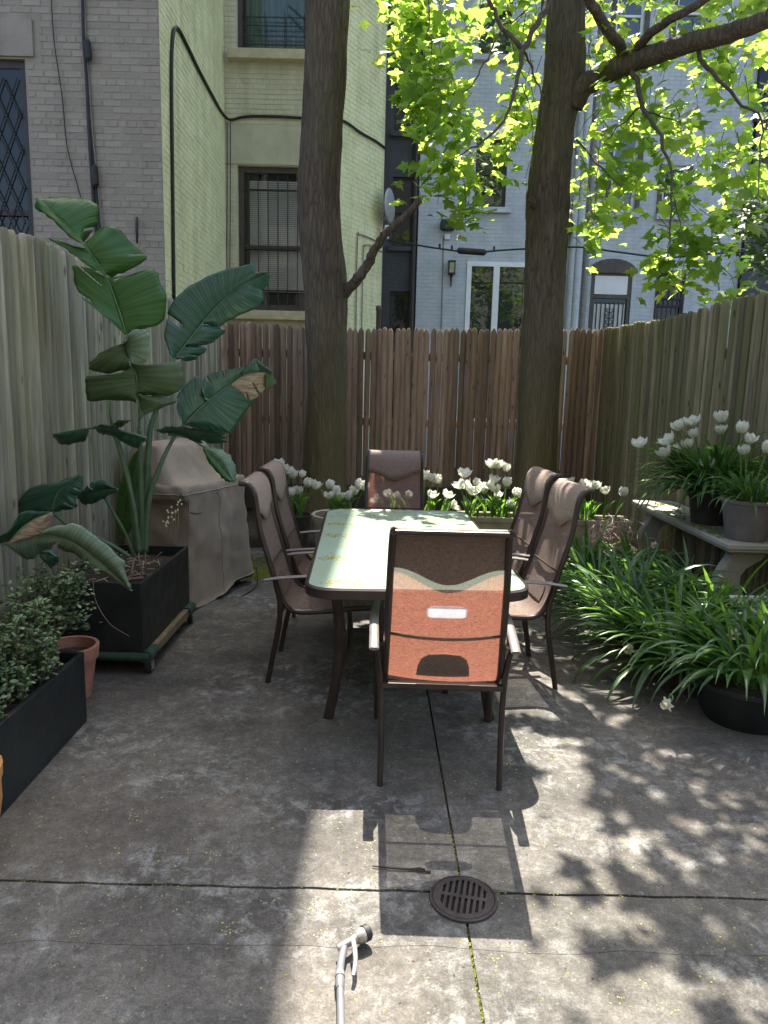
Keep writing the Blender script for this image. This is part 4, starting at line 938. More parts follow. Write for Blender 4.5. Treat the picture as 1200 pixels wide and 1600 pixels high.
# upper crown: above the picture, thicker towards the right so that the right of the yard is dappled
def shade_want(x, y):
    base_ = np.clip((x - 0.8) / 0.65, 0, 1) * 1.15
    return base_ * (1.0 if y < 3.0 else 0.45)
tries = 0; cnt = 0
while cnt < 520 and tries < 30000:
    tries += 1
    gx, gy = rr.uniform(-0.15, 4.2), rr.uniform(0.2, 5.0)
    nv = noise.noise(Vector((gx * 1.25 + 5.3, gy * 1.25 + 1.7, 0.3))) + 0.5 * noise.noise(Vector((gx * 2.9, gy * 2.9, 4.3)))
    if nv < (9.0 if gx < 0.8 else 0.28) - 0.62 * shade_want(gx, gy): continue
    z = rr.uniform(6.2, 11.0); s = z / math.tan(SUN_EL)
    p = Vector((gx + sdir.x / sdir.z * z, gy + s, z))
    if (p - Vector((1.7, 7.2, 8.5))).length > 4.6: continue
    spr.append((p, 0.2, rr.randint(7, 11))); cnt += 1
for q in boughs:
    for i in range(6): spr.append((q[-1] + Vector((rr.gauss(0, .3), rr.gauss(0, .3), rr.gauss(0, .2))), 0.2, 8))
lv = []      # (pos, rotation matrix, size)
for p, sp, n in spr:
    for k in range(n):
        q = p + Vector((rr.gauss(0, sp), rr.gauss(0, sp), rr.gauss(0, sp * 0.75)))
        nrm = Vector((rr.gauss(0, 0.5), -0.12 + rr.gauss(0, 0.5), 0.85 + rr.gauss(0, 0.3))).normalized()
        az = rr.uniform(0, 6.283); tip = Vector((math.cos(az), math.sin(az), -0.9)); tip = (tip - nrm * tip.dot(nrm)).normalized()
        sx = tip.cross(nrm); lv.append((q, Matrix((sx, tip, nrm)).transposed(), rr.choice((0.07, 0.10, 0.125, 0.145, 0.16, 0.185)) * rr.uniform(0.9, 1.1)))
    d = Vector((rr.uniform(-1, 1), rr.uniform(-1, 1), rr.uniform(0.2, 1.2))).normalized()
    twig_mb.tube([p - Vector((0, 0, sp * 0.6)), p + d * 0.05, p + d * 0.22], [0.0022, 0.003, 0.004], 4, cap=False)
tag(twig_mb.build('twigs', 'twig', tr_, smooth=True), kind='stuff')
# no leaf grows through the right trunk
def ok_leaf(q):
    if abs(q.y - TD) < 0.35 and abs(q.x - 1.62) < 0.3 and q.z < 7: return False
    return not (q.y < TD and abs(q.x - 1.62 * q.y / TD) < 0.24 and q.z < 6.0)
lv = [q for q in lv if ok_leaf(q[0])]
def seen(q):
    x, y = proj(q[0]); return 0 < x < 1200 and 0 < y < 520
order = sorted([i for i, q in enumerate(lv) if seen(q)], key=lambda i: -lv[i][2] / (lv[i][0] - Vector((0, 0, CAM_H))).length)
single = set(order[:300])
def leaf_cloud(name, items, mat, parent, V=LEAF_V, F=LEAF_F):
    inv = INV[parent.name]; n = len(V); vs_ = np.zeros((len(items) * n, 3)); fs_ = []
    for i, (p, m, s) in enumerate(items):
        vs_[i * n:(i + 1) * n] = V @ (np.array(m).T * s) + np.array(inv @ p)
    Fa = np.array(F); fa = (Fa[None] + (np.arange(len(items)) * n)[:, None, None]).reshape(-1, Fa.shape[1])
    me = bpy.data.meshes.new(name); me.from_pydata(vs_, [], fa.tolist()); me.materials.append(M[mat]); me.update()
    o = bpy.data.objects.new(name, me); COL.objects.link(o); o.parent = parent; INV[o.name] = inv; return o
crown = leaf_cloud('crown', [q for i, q in enumerate(lv) if i not in single], 'maple', tr_); tag(crown, kind='stuff')
M['maple_single'] = leaf_mat('maple_leaf_single', (0.055, 0.12, 0.012), (0.10, 0.19, 0.02), (0.66, 0.84, 0.13), 0.60, 0.5, island=False)
lm = bpy.data.meshes.new('leaf'); lm.from_pydata(LEAF_V.tolist(), [], LEAF_F); lm.materials.append(M['maple_single']); lm.update()
for i in single:
    p, m, s = lv[i]; inst(lm, 'leaf', crown, INV[tr_.name] @ p, m.to_euler(), (s, s, s))
# darker leafy tree leaning in at the far right beyond the fence
dt = thing('leafy_tree', 'dark green leafy tree at the right edge beyond the mossy fence', 'tree', (4.6, 8.3, 0))
mb = MB(); limb(mb, [(4.6, 8.3, 0), (4.55, 8.3, 1.6), (4.45, 8.2, 3.0), (4.3, 8.1, 4.2)], 0.08, 0.02, 10); mb.build('trunk', 'bark', dt, smooth=True)
items = []; mb = MB()
for k in range(46):
    x, y = rr.uniform(1158, 1260), rr.uniform(295, 440); 
    if y > 395 and x < 1190: continue
    p = at(x, y, rr.uniform(7.6, 8.8)); limb(mb, [(4.45, 8.2, rr.uniform(2.2, 3.6)), (p + Vector((4.4, 8.2, 3.2))) / 2, p], 0.012, 0.003, 4, 2)
    for j in range(9):
        q = p + Vector((rr.gauss(0, .13), rr.gauss(0, .13), rr.gauss(0, .1))); nrm = Vector((rr.gauss(0, .5), -0.5 + rr.gauss(0, .5), 0.8)).normalized(); az = rr.uniform(0, 6.28)
        tip = Vector((math.cos(az), math.sin(az), -0.8)); tip = (tip - nrm * tip.dot(nrm)).normalized(); items.append((q, Matrix((tip.cross(nrm), tip, nrm)).transposed(), rr.uniform(0.09, 0.15)))
tag(mb.build('twigs', 'twig', dt, smooth=True), kind='stuff')
tag(leaf_cloud('crown', items, 'dark_foliage', dt), kind='stuff')

# ================================================================== table and chairs
def rounded_rect(w_, h, r, n=6):
    o = []
    for cx, cy, a0 in ((w_ / 2 - r, h / 2 - r, 0), (-w_ / 2 + r, h / 2 - r, 90), (-w_ / 2 + r, -h / 2 + r, 180), (w_ / 2 - r, -h / 2 + r, 270)):
        o += [(cx + r * math.cos(R(a0 + 90 * k / n)), cy + r * math.sin(R(a0 + 90 * k / n))) for k in range(n + 1)]
    return o
TZ = 0.72
tb = thing('patio_table', 'long glass topped patio table dusted with yellow green pollen', 'table', (0.12, 3.94, 0), R(2.0))
MB().prism([(x, y, TZ - 0.008) for x, y in rounded_rect(0.935, 1.985, 0.11)], (0, 0, 0.008)).build('glass_top', 'tableglass', tb, world=False)
o_, i_ = rounded_rect(0.965, 2.02, 0.125, 8), rounded_rect(0.925, 1.98, 0.105, 8)
n = len(o_); mb = MB()
lay = [[(x, y, TZ - 0.002) for x, y in i_], [(x, y, TZ + 0.004) for x, y in rounded_rect(0.945, 2.0, 0.115, 8)], [(x, y, TZ - 0.004) for x, y in o_], [(x, y, TZ - 0.042) for x, y in o_], [(x, y, TZ - 0.046) for x, y in rounded_rect(0.945, 2.0, 0.115, 8)], [(x, y, TZ - 0.014) for x, y in i_]]
mb.add([p for l in lay for p in l], [(a * n + j, a * n + (j + 1) % n, ((a + 1) % 6) * n + (j + 1) % n, ((a + 1) % 6) * n + j) for a in range(6) for j in range(n)])
mb.build('rim', 'bronze', tb, smooth='auto', world=False)
for sx in (-1, 1):
    for sy in (-1, 1):
        P_ = smooth_path([(sx * 0.365, sy * 0.76, TZ - 0.02), (sx * 0.345, sy * 0.72, 0.55), (sx * 0.335, sy * 0.69, 0.36), (sx * 0.355, sy * 0.685, 0.16), (sx * 0.385, sy * 0.69, 0.0)], 4)
        MB().tube(P_, 0.024, 8, flat=0.62, upv=(0, 1, 0)).build('leg', 'bronze', tb, smooth='auto', world=False)
    MB().tube(smooth_path([(sx * 0.342, -0.69, 0.22), (sx * 0.30, -0.3, 0.20), (sx * 0.30, 0.3, 0.20), (sx * 0.342, 0.69, 0.22)], 4), 0.017, 8, flat=0.6).build('stretcher', 'bronze', tb, smooth='auto', world=False)
MB().box((0, 0, 0.2), (0.6, 0.035, 0.018)).build('crossbar', 'bronze', tb, world=False, bevel=0.003)
MB().lathe([(0.022, 0.0), (0.045, 0.002), (0.045, 0.007), (0.03, 0.012), (0.022, 0.012)], (0, 0, TZ), 20, cap_b=False).build('umbrella_ring', 'chrome', tb, smooth='auto', world=False)
for k in range(3): MB().box((0, -0.5 + 0.5 * k, TZ - 0.03), (0.92, 0.03, 0.02)).build('support_bar', 'bronze', tb, world=False)
# pollen and flowers lying on the table
pts = []
ca, sa = math.cos(R(2)), math.sin(R(2))
for cx, cy, s, n in ((-0.37, -0.45, 0.06, 150), (-0.3, -0.9, 0.07, 160), (-0.28, 0.75, 0.13, 200), (-0.05, 0.93, 0.1, 160), (0.1, 0.55, 0.16, 240), (-0.38, 0.1, 0.06, 120), (0.3, 0.75, 0.12, 140), (0, 0, 0.45, 500), (-0.38, 0.45, 0.05, 90)):
    for k in range(n):
        x, y = rr.gauss(cx, s), rr.gauss(cy, s * (0.5 if s < 0.3 else 1.6))
        if abs(x) < 0.45 and abs(y) < 0.97: pts.append((0.12 + x * ca - y * sa, 3.94 + x * sa + y * ca, TZ))
bits('table_pollen', pts, 'pollen', 'yellow green maple flowers lying on the glass table', 'flowers', 0.003, 0.008, 0.3)

PROF = smooth_path([(0, -0.145, 1.052), (0, -0.10, 1.045), (0, -0.070, 1.0), (0, -0.055, 0.92), (0, -0.040, 0.82), (0, 0.000, 0.68), (0, 0.032, 0.575), (0, 0.066, 0.475), (0, 0.105, 0.41), (0, 0.165, 0.388), (0, 0.30, 0.395), (0, 0.44, 0.412), (0, 0.54, 0.418), (0, 0.585, 0.40)], 4)
NP = len(PROF)
def pn(i):
    a = PROF[max(i - 1, 0)]; b = PROF[min(i + 1, NP - 1)]; d = (b - a).normalized(); return Vector((0, -d.z, d.y))     # towards the sitter
def half_w(i): return 0.205 + 0.022 * min(1, i / (NP * 0.55))
chair_n = 0
def make_chair(label, slotted=True):
    t_ = thing('patio_chair', label, 'chair', group='sling chairs round the table')
    for s in (-1, 1):
        MB().tube([Vector((s * half_w(i), p.y, p.z)) for i, p in enumerate(PROF)], 0.0135, 8, flat=1.1).build('side_rail', 'bronze', t_, smooth='auto', world=False)
    rows = []
    for i, p in enumerate(PROF):
        sag = 0.016 * math.sin(math.pi * min(1, max(0, (i - 2) / (NP - 4))))
        rows.append([Vector((half_w(i) * u, p.y, p.z)) - pn(i) * sag * (1 - u * u) for u in np.linspace(-0.97, 0.97, 25)])
    gm = MB().grid(rows); gm.f = [f for k_, f in enumerate(gm.f) if not (slotted and k_ // 24 == 18 and 8 <= k_ % 24 <= 15)]      # slot that the pale patch fills
    sl = gm.build('sling', 'sling', t_, smooth=True, world=False)
    # pillow flap folded over the top, wavy lower edge
    k1 = int(NP * 0.30); rows = []
    us = np.linspace(-0.955, 0.955, 17)
    for a in range(9):
        row = []
        for u in us:
            end = 0.250 + 0.050 * (0.5 + 0.5 * math.cos(u * math.pi / 0.93))
            f = end * a / 8 * (NP - 1); i = int(f); q = PROF[i].lerp(PROF[min(i + 1, NP - 1)], f - i)
            row.append(Vector((half_w(i) * u, q.y, q.z)) + pn(i) * (0.007 + 0.006 * math.sin(math.pi * a / 8)))
        rows.append(row)
    MB().grid(rows).build('head_pillow', 'pillow', t_, smooth=True, world=False, solid=0.004)
    # bound hem, lumbar patch, and pale patch standing for the bright view through the slot
    i0 = int(NP * 0.425); b0 = PROF[i0]; MB().tube([(-half_w(i0), b0.y, b0.z), (half_w(i0), b0.y, b0.z)], 0.006, 6).build('spreader_bar', 'bronze', sl, world=False)
    def patch(name, mat, outline, off):
        mb_ = MB(); pts_ = []
        for u, f in outline:
            f *= NP - 1; i = int(f); q = PROF[i].lerp(PROF[min(i + 1, NP - 1)], f - i)
            sag = 0.016 * math.sin(math.pi * min(1, max(0, (f - 2) / (NP - 4))))
            pts_.append(Vector((u, q.y, q.z)) - pn(i) * (sag * (1 - (u / 0.22) ** 2) - off))
        c = sum(pts_, Vector()) / len(pts_); mb_.add(pts_ + [c], [(k, (k + 1) % len(pts_), len(pts_)) for k in range(len(pts_))])
        return mb_.build(name, mat, sl, world=False, solid=0.002)
    if slotted: patch('slot_patch', 'label', [(x * 0.078, 18.5 / (NP - 1) + y * 0.0135) for x, y in [(math.copysign(abs(math.cos(a)) ** 0.4, math.cos(a)), math.copysign(abs(math.sin(a)) ** 0.8, math.sin(a))) for a in np.linspace(0, 6.283, 21)[:-1]]], -0.005)
    arch = [(-0.105, 0.57), (-0.10, 0.525), (-0.088, 0.498), (-0.06, 0.484), (0, 0.480), (0.06, 0.484), (0.088, 0.498), (0.10, 0.525), (0.105, 0.57)]
    patch('lumbar_patch', 'sling_hem', arch, 0.005)
    MB().tube([(-0.2, -0.142, 1.05), (0.2, -0.142, 1.05)], 0.011, 8).build('top_bar', 'bronze', t_, world=False)
    for s in (-1, 1):
        MB().tube(smooth_path([(s * 0.235, 0.0, 0.0), (s * 0.236, 0.03, 0.16), (s * 0.240, 0.062, 0.33), (s * 0.246, 0.066, 0.44), (s * 0.254, 0.052, 0.52), (s * 0.268, 0.045, 0.572)], 4), 0.0142, 8, flat=0.85).build('rear_leg', 'bronze', t_, smooth='auto', world=False)
        MB().tube(smooth_path([(s * 0.262, 0.595, 0.0), (s * 0.266, 0.592, 0.2), (s * 0.270, 0.588, 0.42), (s * 0.272, 0.575, 0.56), (s * 0.272, 0.555, 0.592)], 4), 0.018, 8, flat=0.8, upv=(0, 1, 0)).build('front_leg', 'bronze', t_, smooth='auto', world=False)
        MB().tube(smooth_path([(s * 0.270, -0.01, 0.568), (s * 0.274, 0.10, 0.585), (s * 0.28, 0.30, 0.60), (s * 0.277, 0.48, 0.606), (s * 0.272, 0.565, 0.598), (s * 0.272, 0.59, 0.575)], 5), 0.019, 10, flat=0.4, upv=(0, 0, 1)).build('armrest', 'arm', t_, smooth='auto', world=False)
    MB().box((0, 0.066, 0.395), (0.48, 0.03, 0.024)).build('rear_crossbar', 'bronze', t_, world=False, bevel=0.004)
    MB().box((0, 0.56, 0.385), (0.53, 0.026, 0.024)).build('front_crossbar', 'bronze', t_, world=False, bevel=0.004)
    return t_
M['arm'] = simple('armrest_bronze_skylit', (0.15, 0.13, 0.12), (0.21, 0.185, 0.17), 12, 0.38, 0.3, 0.5, bstr=0.04)  # paler than the frame: sky reflected on the arm tops is in the colour
ch0 = make_chair('nearest sling chair with its back to the viewer, sunlight glowing through')
ch0.location = (0.245, 2.655, 0); ch0.rotation_euler = (0, 0, R(-1.0))
SPOTS = [((-0.592, 3.875, 0), -90, 'nearer of the two shaded sling chairs left of the table'), ((-0.600, 4.52, 0), -91, 'farther of the two shaded sling chairs left of the table'),
         ((0.905, 3.89, 0), 96, 'nearer of the two sunlit sling chairs right of the table'), ((0.885, 4.53, 0), 96, 'farther of the two sunlit sling chairs right of the table'),
         ((0.075, 5.62, 0), 181, 'sling chair at the far end of the table, facing the viewer')]
ch1 = make_chair(SPOTS[0][2], False)
for ci, (loc, rz, lb) in enumerate(SPOTS):
    c = ch1 if ci == 0 else copy_tree(ch1); c.location = loc; c.rotation_euler = (0, 0, R(rz)); c['label'] = lb

# ================================================================== left side: planters, plant, grill
def open_box(root, x0, x1, y0, y1, z0, z1, mat, th=0.02, soil=0.06):
    for c, d in ((((x0 + x1) / 2, y0 + th / 2, (z0 + z1) / 2), (x1 - x0, th, z1 - z0)), (((x0 + x1) / 2, y1 - th / 2, (z0 + z1) / 2), (x1 - x0, th, z1 - z0)),
                 ((x0 + th / 2, (y0 + y1) / 2, (z0 + z1) / 2), (th, y1 - y0 - 2 * th - 0.001, z1 - z0 - 0.002)), ((x1 - th / 2, (y0 + y1) / 2, (z0 + z1) / 2), (th, y1 - y0 - 2 * th - 0.001, z1 - z0 - 0.002))):
        MB().box(c, d).build('panel', mat, root, bevel=0.003)
    rows = [[Vector((x, y, z1 - soil + 0.012 * noise.noise(Vector((x * 9, y * 9, 1))))) for x in np.linspace(x0 + th, x1 - th, 10)] for y in np.linspace(y0 + th, y1 - th, 12)]
    MB().grid(rows).build('soil', 'soil', root, smooth=True)
p1 = thing('planter', 'black box planter on a wheeled dolly holding the tall broad leaved plant', 'planter', (-1.5, 4.1, 0.13))
open_box(p1, -1.76, -1.262, 3.70, 4.62, 0.13, 0.505, 'planter_black')
dl = thing('dolly', 'green carpeted wooden dolly on casters under the black planter', 'dolly', (-1.5, 4.1, 0))
for y, m_ in ((3.715, 'dolly'), (4.6, 'dolly')): MB().tube([(-1.79, y, 0.1), (-1.235, y, 0.1)], 0.032, 10, flat=0.85).build('cross_beam', m_, dl, smooth='auto')
for x in (-1.76, -1.25):
    MB().box((x, 4.16, 0.098), (0.035, 0.8, 0.05)).build('beam', 'rawwood', dl, bevel=0.004)
    for ya, yb in ((3.70, 3.83), (4.48, 4.62)): MB().tube([(x, ya, 0.099), (x, yb, 0.099)], [0.036, 0.033], 10).build('carpet_wrap', 'dolly', dl, smooth='auto')
for x in (-1.74, -1.245):
    for y in (3.735, 4.57):
        cs = MB().box((x, y + 0.012, 0.062), (0.03, 0.05, 0.03)).box((x + 0.017, y + 0.006, 0.042), (0.004, 0.035, 0.045)).box((x - 0.017, y + 0.006, 0.042), (0.004, 0.035, 0.045)).build('caster', 'metal_grey', dl)
        MB().tube([(x - 0.013, y, 0.034), (x - 0.010, y, 0.034), (x + 0.010, y, 0.034), (x + 0.013, y, 0.034)], [0.028, 0.034, 0.034, 0.028], 16).build('wheel', 'rubber', cs, smooth='auto')
p2 = thing('planter', 'long black box planter at the left edge full of small leaved shrub', 'planter', (-1.6, 2.76, 0))
open_box(p2, -1.87, -1.345, 2.385, 3.15, 0.0, 0.335, 'planter_black', 0.022, 0.05)
def pot(name, label, c, prof, mat, cat='pot', n=28, soil=None, sx=1, sy=1, group=None, soil_mat='soil'):
    root = thing(name, label, cat, c, group=group)
    MB().lathe(prof, c, n, sx, sy).build('body', mat, root, smooth='auto')
    if soil: MB().lathe([(soil[0], soil[1]), (soil[0] * 0.6, soil[1] + 0.008), (0.001, soil[1] + 0.012)], c, n, sx, sy, cap_b=False).build('soil', soil_mat, root, smooth=True)
    return root
pot('terracotta_pot', 'terracotta pot with a thick rim behind the front black planter', (-1.525, 3.42, 0), [(0.085, 0.0), (0.118, 0.20), (0.128, 0.202), (0.134, 0.262), (0.130, 0.268), (0.116, 0.266), (0.112, 0.20), (0.1, 0.18)], 'terracotta', soil=(0.11, 0.215))
pot('clay_pot', 'orange glazed pot cut off by the left edge of the picture', (-1.415, 2.225, 0), [(0.10, 0.0), (0.135, 0.05), (0.150, 0.14), (0.150, 0.22), (0.156, 0.225), (0.158, 0.268), (0.15, 0.272), (0.14, 0.26), (0.135, 0.2)], 'orange_glaze', soil=(0.136, 0.22))
# --- bird of paradise: every blade piece follows its midrib; torn edges leave gaps
bopt = thing('bird_of_paradise', 'tall plant with torn paddle shaped leaves in the black planter', 'plant', (-1.48, 4.08, 0.45))
Z4 = lambda zx, zy: (zx / 2.6667, 300 + zy / 2.6667)
Z5 = lambda zx, zy: (zx / 2.857, 750 + zy / 2.857)
def path_pt(pts_, f):
    f *= len(pts_) - 1; i = min(int(f), len(pts_) - 2); return pts_[i].lerp(pts_[i + 1], f - i)
def bop_leaf(mid, pieces, depth, mat, conv=Z4, name='leaf', rib=0.007, cup=0.04, pleat=0.0012, dgrad=(0, 0), seed=0, thick=0.0012, face=-1):
    """mid: sight points of the midrib; pieces: (f0, f1, [outer edge points], bow, material)"""
    c0 = conv(*mid[0])
    def P3(q, extra=0.0):
        x, y = conv(*q); return at(x, y, depth + dgrad[0] * (x - c0[0]) / 100 + dgrad[1] * (y - c0[1]) / 100 + extra)
    M3 = smooth_path([P3(q) for q in mid], 6); rt = random.Random(700 + seed)
    root = MB().tube(M3, lerp_list([rib, rib * 0.35], len(M3)), 6).build(name, 'petiole' if mat != 'bop_pale' else 'bop_pale', bopt, smooth=True)
    for pi, pc in enumerate(pieces):
        f0, f1, outer, bow = pc[:4]; m_ = pc[4] if len(pc) > 4 else mat
        O3 = smooth_path([P3(q, bow) for q in outer], 5); na, nc = 40, 10; rows = []; tears = {rt.randint(4, na - 4): rt.randint(3, 8) for _ in range(int(rt.random() * 2.6 * min(1.0, len(outer) / 6)))}; sv = rt.uniform(0, 50)
        for a in range(na + 1):
            u = a / na; A = path_pt(M3, f0 + (f1 - f0) * u); B = path_pt(O3, u); row = []
            for c in range(nc + 1):
                w_ = c / nc; q = A.lerp(B, w_)
                q.y += cup * math.sin(math.pi * w_) * face * (1 - 0.2 * w_) * 0.5 + pleat * math.sin(u * na * 2.1 + pi) * w_ + 0.008 * noise.noise(Vector((u * 3 + seed, w_ * 2, pi)))
                q.z += pleat * 0.6 * math.cos(u * na * 2.1 + pi) * w_
                q.z += 0.010 * w_ ** 4 * noise.noise(Vector((u * 14 + sv, 1.5, 0)))
                q.x += 0.010 * w_ ** 4 * noise.noise(Vector((u * 14 + sv, 7.5, 0)))
                row.append(q)
            rows.append(row)
        gb = MB().grid(rows); gb.f = [f for k_, f in enumerate(gb.f) if not (k_ // nc in tears and k_ % nc >= tears[k_ // nc])]
        bl = gb.build('blade', m_, root, smooth=True, solid=thick, fix=False)
        ul = bl.data.uv_layers.new(name='blade'); L_ = (M3[-1] - M3[0]).length * (f1 - f0) * 2.2
        for lp in bl.data.loops: ul.data[lp.index].uv = ((lp.vertex_index // (nc + 1)) / na * L_ * 0.5, (lp.vertex_index % (nc + 1)) / nc)
    return M3[0]
def petiole(pxs, depths, r0, r1, conv=Z4):
    P_ = smooth_path([at(*conv(*q), d) for q, d in zip(pxs, depths)], 6); MB().tube(P_, lerp_list([r0, r1], len(P_)), 8).build('petiole', 'petiole', bopt, smooth=True)
BASE = (585, 1500)
# great torn leaf at upper left
bop_leaf([(525, 595), (490, 480), (440, 352), (350, 218), (250, 112), (155, 22)], [
    (0.0, 0.40, [(532, 592), (610, 570), (682, 535), (692, 440), (668, 370), (640, 328), (560, 340), (468, 362)], 0.05),
    (0.42, 0.60, [(462, 352), (530, 325), (612, 282), (560, 225), (460, 138), (362, 212)], 0.07),
    (0.61, 1.0, [(352, 210), (400, 130), (407, 58), (330, 28), (232, 18), (214, 40)], 0.10),
    (0.0, 0.40, [(520, 590), (440, 520), (330, 430), (308, 340), (310, 308), (380, 320), (436, 352)], -0.05),
    (0.42, 0.58, [(428, 335), (370, 310), (280, 245), (205, 195), (300, 222), (362, 238)], -0.04),
    (0.60, 1.0, [(344, 216), (280, 180), (200, 105), (146, 66), (150, 40), (153, 24)], -0.02)], 4.05, 'bop_green', dgrad=(0.12, 0.05), seed=1)
# upper right blue-green leaf
bop_leaf([(728, 692), (800, 600), (895, 485), (1000, 392), (1115, 338)], [
    (0.0, 1.0, [(720, 690), (688, 620), (690, 545), (720, 455), (790, 395), (880, 345), (980, 310), (1060, 296), (1068, 330), (1110, 336)], -0.03),
    (0.0, 0.14, [(732, 694), (790, 702), (822, 692), (856, 648), (770, 640)], 0.03),
    (0.15, 0.36, [(775, 640), (860, 640), (936, 582), (900, 560), (848, 556)], 0.05),
    (0.37, 1.0, [(850, 552), (910, 562), (990, 515), (1085, 470), (1100, 405), (1122, 380), (1124, 345)], 0.05)], 4.25, 'bop', dgrad=(0.15, 0.0), seed=2)
petiole([(600, 1500), (612, 1200), (625, 1000), (652, 905), (700, 740), (728, 692)], [4.1, 4.12, 4.15, 4.18, 4.22, 4.25], 0.022, 0.010)
# right middle leaf with a withered edge
bop_leaf([(768, 968), (850, 885), (950, 808), (1035, 756), (1132, 752)], [
    (0.0, 0.30, [(762, 962), (738, 900), (742, 840), (790, 790), (832, 770), (846, 860)], -0.04),
    (0.32, 0.72, [(852, 856), (852, 775), (905, 745), (962, 734), (1012, 736), (1010, 770)], -0.05),
    (0.73, 1.0, [(1014, 765), (1030, 728), (1062, 698), (1105, 722), (1136, 748)], -0.04),
    (0.0, 0.56, [(772, 972), (830, 985), (950, 1002), (972, 990), (1040, 895), (1055, 850), (960, 822)], 0.06),
    (0.57, 0.92, [(958, 820), (1000, 850), (1052, 862), (1100, 830), (1112, 790), (1100, 775)], 0.04, 'bop_dry'),
    (0.93, 1.0, [(1108, 770), (1110, 820), (1148, 798), (1130, 756)], 0.02, 'bop_olive')], 4.2, 'bop', dgrad=(0.2, 0), seed=3)
petiole([(605, 1500), (618, 1300), (660, 1160), (715, 1040), (768, 968)], [4.05, 4.08, 4.12, 4.18, 4.2], 0.018, 0.009)
# central leaf seen from below, top curled over
bop_leaf([(582, 985), (578, 880), (568, 770), (530, 665), (520, 628)], [
    (0.0, 0.36, [(588, 880), (625, 905), (680, 900), (734, 868), (640, 850), (590, 848)], 0.02),
    (0.37, 0.66, [(592, 845), (680, 852), (756, 822), (760, 770), (742, 712), (650, 722), (576, 740)], 0.05),
    (0.70, 1.0, [(580, 720), (612, 700), (622, 640), (618, 590), (590, 574), (540, 582), (522, 622)], -0.06, 'bop_pale'),
    (0.30, 0.62, [(574, 882), (470, 862), (372, 872), (356, 820), (360, 768), (460, 770), (560, 758)], 0.05),
    (0.66, 0.98, [(556, 742), (460, 752), (372, 738), (385, 700), (430, 660), (515, 642)], 0.03)], 3.95, 'bop_olive', seed=4, cup=0.08)
petiole([(590, 1500), (588, 1300), (584, 1100), (582, 985)], [4.05, 4.02, 3.98, 3.95], 0.02, 0.012)
# low leaves
bop_leaf([(612, 1025), (520, 1000), (420, 985), (330, 990), (222, 1010)], [
    (0.0, 0.52, [(608, 1030), (580, 1066), (520, 1050), (470, 1022), (430, 1008), (400, 996)], 0.06),
    (0.60, 1.0, [(372, 986), (345, 1040), (262, 1054), (228, 1030), (222, 1012)], 0.05, 'bop'),
    (0.25, 0.60, [(500, 985), (470, 975), (440, 972), (400, 975), (380, 982)], -0.12)], 3.85, 'bop', seed=5, rib=0.009)
bop_leaf([(470, 985), (500, 965), (538, 952)], [(0.0, 1.0, [(455, 975), (480, 958), (536, 950)], -0.05, 'bop_olive'), (0.0, 1.0, [(480, 988), (510, 975), (540, 954)], 0.04)], 3.9, 'bop_olive', seed=15)
petiole([(565, 1500), (545, 1250), (500, 1060), (465, 960), (460, 872)], [4.0, 3.97, 3.93, 3.9, 3.88], 0.015, 0.007)
petiole([(580, 1500), (555, 1300), (505, 1100), (478, 1020)], [3.95, 3.92, 3.9, 3.87], 0.016, 0.008)
bop_leaf([(655, 992), (760, 985), (850, 1000), (945, 1012)], [
    (0.0, 0.9, [(664, 1000), (730, 1010), (800, 1030), (850, 1048), (958, 1044), (900, 1030), (948, 1022)], 0.05),
    (0.05, 0.95, [(690, 980), (780, 980), (880, 985), (944, 1006)], -0.14)], 4.0, 'bop', seed=6)
bop_leaf([(852, 1064), (900, 1110), (945, 1165), (975, 1205)], [
    (0.0, 1.0, [(856, 1060), (915, 1068), (965, 1105), (984, 1150), (982, 1190), (976, 1206)], 0.04, 'bop_pale'),
    (0.0, 1.0, [(848, 1066), (872, 1130), (920, 1190), (950, 1206), (972, 1207)], -0.03, 'bop_green')], 4.1, 'bop', seed=7)
petiole([(700, 1010), (780, 1020), (852, 1064)], [4.02, 4.05, 4.1], 0.008, 0.006)
bop_leaf([(214, 1330), (240, 1255), (285, 1215), (335, 1180)], [
    (0.0, 1.0, [(205, 1330), (130, 1345), (62, 1338), (95, 1262), (150, 1222), (240, 1208), (300, 1190), (330, 1178)], 0.06),
    (0.0, 1.0, [(222, 1335), (270, 1325), (318, 1318), (312, 1270), (342, 1245), (345, 1195), (338, 1180)], 0.02)], 3.65, 'bop', seed=8)
petiole([(540, 1520), (480, 1480), (400, 1440), (300, 1400), (214, 1330)], [3.9, 3.85, 3.8, 3.72, 3.65], 0.012, 0.008)
bop_leaf([(492, 1240), (440, 1240), (380, 1255), (325, 1272)], [
    (0.0, 1.0, [(485, 1228), (430, 1205), (375, 1215), (335, 1248), (324, 1270)], -0.03),
    (0.0, 1.0, [(482, 1248), (430, 1280), (370, 1302), (335, 1290), (326, 1274)], 0.04)], 3.8, 'bop', seed=9)
petiole([(560, 1520), (520, 1420), (470, 1330), (440, 1270), (492, 1240)], [3.95, 3.9, 3.86, 3.83, 3.8], 0.010, 0.006)
bop_leaf([(505, 1450), (515, 1330), (540, 1200), (575, 1078)], [
    (0.0, 1.0, [(500, 1450), (482, 1380), (482, 1300), (505, 1200), (545, 1105), (574, 1078)], 0.03),
    (0.0, 1.0, [(515, 1450), (560, 1380), (582, 1280), (590, 1150), (578, 1080)], 0.03)], 4.3, 'bop_green', seed=10)
petiole([(600, 1510), (600, 1300), (604, 1160), (628, 1000)], [4.15, 4.15, 4.16, 4.18], 0.016, 0.010)
petiole([(575, 1500), (568, 1320), (580, 1120), (582, 1000)], [4.2, 4.2, 4.2, 4.2], 0.016, 0.010)
